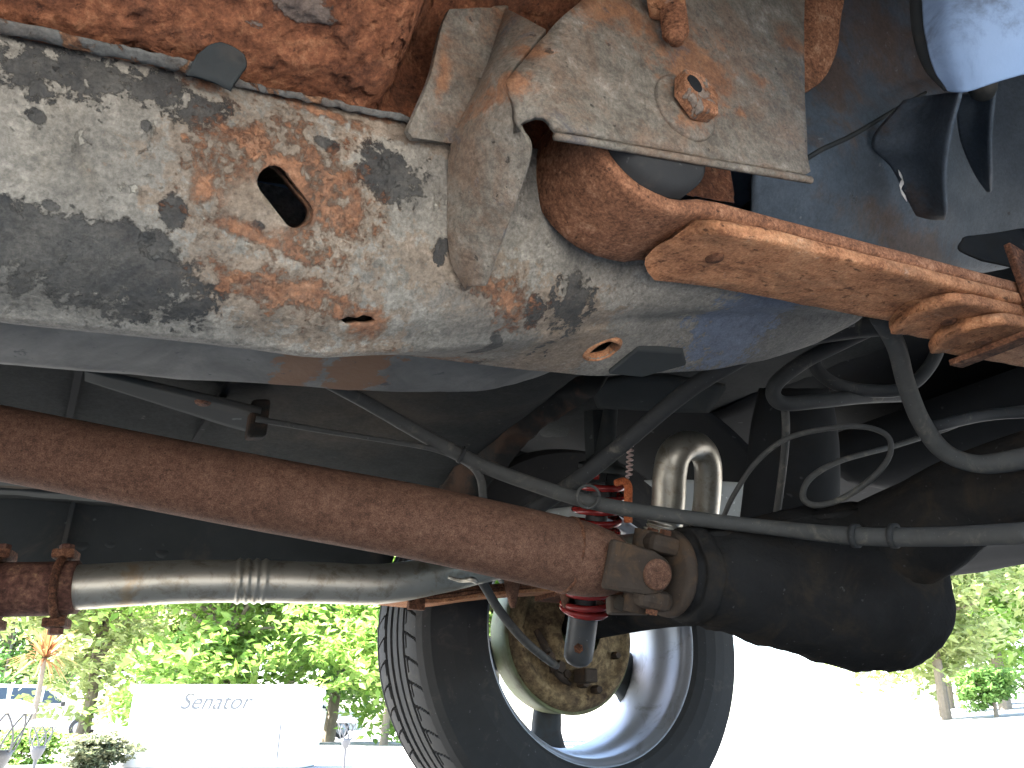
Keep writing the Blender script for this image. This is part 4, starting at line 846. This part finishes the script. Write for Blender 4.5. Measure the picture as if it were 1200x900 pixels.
# ------------------------------------------------------------------ the garden beyond
def leafmat(name, a, b, tr=.45):
    m = bpy.data.materials.new(name); m.use_nodes = True; nt = m.node_tree; b_ = nt.nodes['Principled BSDF']; out = nt.nodes['Material Output']
    oi = nt.nodes.new('ShaderNodeNewGeometry'); mx = nt.nodes.new('ShaderNodeMix'); mx.data_type = 'RGBA'
    nt.links.new(oi.outputs['Random Per Island'], mx.inputs[0]); mx.inputs[6].default_value = (*a, 1); mx.inputs[7].default_value = (*b, 1)
    nt.links.new(mx.outputs[2], b_.inputs['Base Color']); b_.inputs['Roughness'].default_value = .5; b_.inputs['Specular IOR Level'].default_value = .3
    t = nt.nodes.new('ShaderNodeBsdfTranslucent'); nt.links.new(mx.outputs[2], t.inputs[0]); s = nt.nodes.new('ShaderNodeMixShader'); s.inputs[0].default_value = tr
    nt.links.new(b_.outputs[0], s.inputs[1]); nt.links.new(t.outputs[0], s.inputs[2]); nt.links.new(s.outputs[0], out.inputs[0]); return m
M['leaf_a'] = leafmat('leaf_fresh', (.14, .26, .04), (.30, .42, .11)); M['leaf_b'] = leafmat('leaf_mid', (.10, .22, .045), (.23, .36, .10)); M['leaf_c'] = leafmat('leaf_pale', (.26, .33, .10), (.44, .48, .22)); M['leaf_grey'] = leafmat('leaf_grey', (.10, .13, .07), (.20, .20, .11)); M['leaf_red'] = leafmat('leaf_red', (.20, .07, .03), (.34, .22, .08))
M['bark'] = mat_grime('bark', (.20, .165, .125), .4, 14, .9, bumps=.01)
def crown(centers, n, size, rnd):
    V = []; Fc = []
    tot = sum(r[0]*r[1]*r[2] for _, r in centers)
    for c, r in centers:
        clumps = []
        for _ in range(26):
            while True:
                q = Vector((rnd.uniform(-1, 1), rnd.uniform(-1, 1), rnd.uniform(-1, 1)))
                if .35 < q.length < 1: break
            clumps.append(Vector((c[0]+q.x*r[0], c[1]+q.y*r[1], c[2]+q.z*r[2])))
        for _ in range(int(n*r[0]*r[1]*r[2]/tot)):
            k = rnd.choice(clumps); p = k+Vector((rnd.gauss(0, .17)*r[0], rnd.gauss(0, .17)*r[1], rnd.gauss(0, .12)*r[2]))
            u = Vector((rnd.gauss(0, 1), rnd.gauss(0, 1), rnd.gauss(0, .5))).normalized(); w = u.cross(Vector((rnd.gauss(0, .6), rnd.gauss(0, .6), 1))).normalized()
            s = size*rnd.uniform(.6, 1.3); i = len(V); dn = Vector((0, 0, -.18*s))
            V += [p-u*s*.5, p+w*s*.26, p+u*s*.5+dn, p-w*s*.26]; Fc.append((i, i+1, i+2, i+3))
    return V, Fc
def mkraw(name, V, Fc, mat, parent, smooth=False):
    me = bpy.data.meshes.new(name); me.from_pydata([tuple(v) for v in V], [], Fc); me.materials.append(M[mat]); o = bpy.data.objects.new(name, me); COL.objects.link(o); o.parent = parent; return o
def tree(name, label, cat, base, h, rx, lobes, n, size, mat, seed, group, trunk=.12, bare=.3):
    rnd = random.Random(seed); root = empty(name, base, label, cat, group)
    cs = []
    for i in range(lobes):
        a = rnd.uniform(0, 6.28); q = rnd.uniform(0, .65)*rx; z = h*(bare+(1-bare)*rnd.uniform(.18, .85))
        cs.append((Vector((q*math.cos(a), q*math.sin(a), z)), Vector((rx*rnd.uniform(.35, .6), rx*rnd.uniform(.35, .6), h*rnd.uniform(.12, .22)))))
    parts = [tube([Vector((0, 0, -.05)), Vector((rx*.03, 0, h*.25)), Vector((-rx*.03, rx*.02, h*.55)), Vector((0, 0, h*.85))], [trunk, trunk*.75, trunk*.5, trunk*.15], 14, 10)]
    for c, r in cs:
        z0 = h*rnd.uniform(.2, .5); parts.append(tube([Vector((0, 0, z0)), Vector((c.x*.5, c.y*.5, (z0+c.z)*.52)), c], [trunk*.4, trunk*.25, trunk*.08], 8, 6))
    V, Fc = join(*parts); mkraw('trunk', V, Fc, 'bark', root)
    V, Fc = crown(cs, n, size, rnd); mkraw('crown', V, Fc, mat, root); return root
def gpos(px, d):
    p = P(px, 860, d); return Vector((p.x, p.y, min(gh(p.x, p.y), 3.0)))
GT = 'trees across the drive'
tree('leafy_tree', 'broad fresh green tree behind the white storage box', 'tree', gpos(255, 15), 5.2, 2.9, 16, 15000, .21, 'leaf_a', 1, GT, .14, .0)
tree('leafy_tree', 'pale yellow green tree behind the spiky red plant', 'tree', gpos(95, 17), 5.6, 2.8, 15, 14000, .22, 'leaf_c', 2, GT, .14, .0)
tree('leafy_tree', 'darker green tree between the storage box and the wheel', 'tree', gpos(385, 18), 5.6, 2.8, 15, 14000, .22, 'leaf_b', 3, GT, .15, .0)
tree('leafy_tree', 'fresh green tree close beside the far tyre', 'tree', gpos(450, 13), 4.6, 2.0, 13, 10000, .18, 'leaf_a', 4, GT, .07, .0)
tree('leafy_tree', 'tall green tree behind the white estate car', 'tree', gpos(-10, 34), 8.5, 5.5, 15, 11000, .38, 'leaf_b', 5, GT, .2, .08)
tree('leafy_tree', 'wide green tree seen through the wheel spokes', 'tree', gpos(575, 19), 6.0, 3.0, 14, 9000, .26, 'leaf_a', 6, GT, .16, .10)
tree('leafy_tree', 'pale yellow tree behind the darker green one', 'tree', gpos(180, 24), 7.5, 3.6, 14, 12000, .30, 'leaf_c', 12, GT, .16, .10)
tree('leafy_tree', 'tall fresh tree far behind the storage box', 'tree', gpos(330, 27), 8.0, 4.2, 14, 12000, .32, 'leaf_a', 13, GT, .16, .10)
tree('leafy_tree', 'slim pale tree with a bare trunk on the bank', 'tree', gpos(1112, 15), 4.8, 2.1, 16, 10000, .20, 'leaf_c', 7, GT, .11, .12)
tree('leafy_tree', 'full green tree high on the bank beyond the round bush', 'tree', gpos(1185, 20), 6.5, 3.2, 18, 15000, .26, 'leaf_a', 8, GT, .16, .08)
tree('leafy_tree', 'distant pale green tree topping the bank', 'tree', gpos(1120, 30), 8.5, 5.5, 18, 14000, .34, 'leaf_c', 14, GT, .16, .05)
tree('round_bush', 'low rounded green bush on the bank beyond the axle', 'bush', gpos(1172, 14.0), 1.0, .85, 8, 5000, .10, 'leaf_b', 9, None, .04, .02)
tree('round_bush', 'low grey green bush beside the white storage box', 'bush', gpos(116, 4.4)+Vector((0, 0, -.05)), .27, .24, 14, 5000, .03, 'leaf_grey', 10, None, .008, -.05)
tree('round_bush', 'small green bush behind the solar lights', 'bush', gpos(30, 5.2)+Vector((0, 0, -.05)), .26, .32, 14, 5000, .035, 'leaf_a', 11, None, .008, -.05)
# spiky red plant
rp = gpos(33, 11.0); pl_ = empty('spiky_plant', rp, 'spiky red and cream cordyline plant on a thin stem', 'plant')
top = P(33, 768, 11.0).z-rp.z
V, Fc = tube([Vector((0, 0, 0)), Vector((.02, 0, top*.5)), Vector((0, 0, top))], [.04, .035, .03], 8, 8); mkraw('trunk', V, Fc, 'bark', pl_)
rnd = random.Random(5); V = []; Fc = []
for i in range(110):
    a = rnd.uniform(0, 6.28); e = rnd.uniform(-.5, 1.4); d = Vector((math.cos(a)*math.cos(e), math.sin(a)*math.cos(e), math.sin(e))); s = d.cross(Vector((0, 0, 1))).normalized()*.016; L = rnd.uniform(.4, .62); o = Vector((0, 0, top)); k = len(V); m_ = o+d*L*.55; t_ = o+d*L+Vector((0, 0, -.12*math.cos(e)))
    V += [o-s*.7, o+s*.7, m_+s, m_-s, t_]; Fc += [(k, k+1, k+2, k+3), (k+3, k+2, k+4)]
mkraw('leaves', V, Fc, 'leaf_red', pl_)

# storage box
bd = 4.6; b0 = P(152, 806, bd); b1 = P(366, 798, bd*1.01); top = .5*(b0.z+b1.z)
M['white_box'] = mat_plain('white_plastic', (.78, .78, .76), .5, 0, .04, 6)
sb = empty('storage_box', ((b0.x+b1.x)/2, (b0.y+b1.y)/2, 0), 'white plastic storage box with faint script lettering on its front', 'box')
u = Vector((b1.x-b0.x, b1.y-b0.y, 0)); W = u.length; u.normalize(); back = Vector((-u.y, u.x, 0))
def loc(a, b, z): return u*a+back*b+Vector((0, 0, z))
def mkl(name, vf, mat, parent, bevel=0, smooth=False): 
    o = mk(name, vf[0], vf[1], mat, parent, smooth, bevel=bevel, local=True); return o
mkl('box_body', box(loc(0, .24, top*.45), u*(W/2-.012), back*.22, Vector((0, 0, top*.45))), 'white_box', sb, .02)
mkl('lid', box(loc(0, .24, top*.94), u*(W/2), back*.24, Vector((0, 0, top*.06))), 'white_box', sb, .02)
M['grey_print'] = mat_plain('grey_print', (.10, .102, .10), .6)
tcu = bpy.data.curves.new('script_print', 'FONT'); tcu.body = 'Senator'; tcu.size = .125; tcu.shear = .35; tcu.extrude = .0008; tcu.materials.append(M['grey_print'])
to = bpy.data.objects.new('script_print', tcu); COL.objects.link(to)
bpy.context.view_layer.update(); tm = bpy.data.meshes.new_from_object(to.evaluated_get(bpy.context.evaluated_depsgraph_get())); bpy.data.objects.remove(to)
to = bpy.data.objects.new('script_print', tm); COL.objects.link(to); to.parent = sb
lx = (212-152)/(366-152)*W-W/2
rotm = Matrix((( u.x, 0, -back.x*-1*-1, 0), (u.y, 0, -back.y, 0), (0, 1, 0, 0), (0, 0, 0, 1)))
o_ = loc(lx, .0155, top*.70); rotm[0][2] = -back.x; rotm[0][3], rotm[1][3], rotm[2][3] = o_.x, o_.y, o_.z; to.matrix_local = rotm
V, Fc = tube([loc((333-152)/214*W-W/2, .012, top*.10), loc((333-152)/214*W-W/2+.002, .012, top*.52)], [.004, .004], 4, 8); mkl('hinge_rod', (V, Fc), 'grey_print', sb)

# solar garden lights
M['grey_plastic'] = mat_plain('grey_plastic', (.10, .10, .105), .5)
M['clear_plastic'] = mat_plain('frosted_plastic', (.55, .60, .62), .3)
def solar(base, s, label, first=[None]):
    root = empty('solar_light', base, label, 'garden light', 'solar garden lights'); root.scale = (s, s, s)
    if first[0] is None:
        a = []
        a.append(('stake', lathe((0, 0, 0), (0, 0, 1), [(-.05, .002), (0, .006), (.17, .007), (.18, .010)], 12), 'grey_plastic'))
        a.append(('cup', lathe((0, 0, 0), (0, 0, 1), [(.175, .008), (.18, .014), (.21, .026), (.225, .029), (.225, .0001)], 20), 'grey_plastic'))
        a.append(('cap', lathe((0, 0, 0), (0, 0, 1), [(.298, .030), (.298, .052), (.304, .054), (.318, .045), (.326, .02), (.327, .0001)], 24), 'white_box'))
        ribs = []
        for k in range(8):
            for sg in (1, -1):
                pts = []
                for i in range(7):
                    t = i/6; an = k*math.pi/4+sg*(math.pi/4)*t**1.4; r = .028+.021*t**.8; pts.append(Vector((r*math.cos(an), r*math.sin(an), .222+.078*t)))
                ribs.append(tube(pts, .0019, 12, 6))
        a.append(('lattice', join(*ribs), 'grey_plastic'))
        first[0] = [mk(n, v[0], v[1], m, root, True, local=True) for n, v, m in a]
    else:
        for o in first[0]:
            c = o.copy(); COL.objects.link(c); c.parent = root
    return root
def sol(px, d, s_, y): q = gpos(px, d); q.z = P(px, y, d).z-.298*s_; return q
solar(sol(3, 1.62, .92, 836), .92, 'large grey solar garden light with pointed arch lattice before the white estate car')
solar(sol(48, 3.0, .92, 851), .92, 'grey solar garden light with pointed arch lattice standing against a green bush')
solar(sol(406, 4.0, .95, 847), .95, 'grey solar garden light with pointed arch lattice right of the white storage box')

# two white cars far off
M['car_white'] = mat_plain('car_white', (.75, .76, .78), .25); M['car_glass'] = mat_plain('car_glass', (.03, .045, .06), .1); M['car_black'] = mat_plain('car_black', (.025, .025, .027), .6)
def far_car(base, rz, label, prof, glass):
    root = empty('parked_car', base, label, 'car', 'white cars parked far behind'); root.rotation_euler = (0, 0, rz)
    def ext(poly, w, ins=0):
        n = len(poly); V = []
        for sgn in (-1, 1):
            for x, z in poly: V.append(Vector((x, sgn*(w-(.16*max(0, z-.85)/.6)), z)))
        return V, [tuple(range(n)), tuple(range(2*n-1, n-1, -1))]+[(i, (i+1) % n, n+(i+1) % n, n+i) for i in range(n)]
    mk('body', *ext(prof, .86), 'car_white', root, False, bevel=.05, local=True)
    for q in glass: mk('window', *ext(q, .875), 'car_glass', root, False, local=True)
    for x in (-1.3, 1.3):
        for s in (-1, 1):
            w = mk('wheel', *lathe((x, s*.80, .31), (0, s, 0), [(-.1, .0001), (-.1, .30), (.07, .31), (.09, .27), (.09, .0001)], 24), 'car_black', root, True, local=True)
            mk('hubcap', *lathe((x, s*.895, .31), (0, s, 0), [(0, .19), (.01, .17), (.015, .0001)], 20), 'alloy', w, True, local=True)
    for s in (-1, 1): mk('mirror', *box((.72, s*.98, 1.0), (.06, 0, 0), (0, .09, 0), (0, 0, .07)), 'car_black', root, False, bevel=.03, local=True)
    return root
pr1 = [(-2.1, .28), (-2.15, .6), (-2.05, .95), (-1.7, 1.45), (-1.2, 1.55), (.1, 1.54), (.95, 1.02), (1.95, .88), (2.12, .65), (2.1, .28)]
gl1 = [[(-1.72, 1.02), (-1.5, 1.40), (-.9, 1.46), (-.85, 1.02)], [(-.75, 1.02), (-.75, 1.46), (.05, 1.45), (.05, 1.02)], [(.12, 1.02), (.12, 1.42), (.22, 1.38), (.75, 1.02)]]
far_car(gpos(40, 25), R_(-8), 'white estate car parked behind the solar lights and the spiky red plant', pr1, gl1)
far_car(gpos(352, 30), R_(-6), 'white car with dark windscreen showing past the storage box', pr1, gl1)
# fallen leaf on the ground by the tyre
lp = PZ(473, 878, .01); fl = mk('fallen_leaf', [lp+Vector((-.06, 0, .0)), lp+Vector((0, -.03, .012)), lp+Vector((.07, 0, .004)), lp+Vector((0, .03, .012))], [(0, 1, 2, 3)], 'leaf_grey', None, False, thick=.002)
fl['label'] = 'small dark fallen leaf on the pale ground beside the tyre'; fl['category'] = 'leaf'
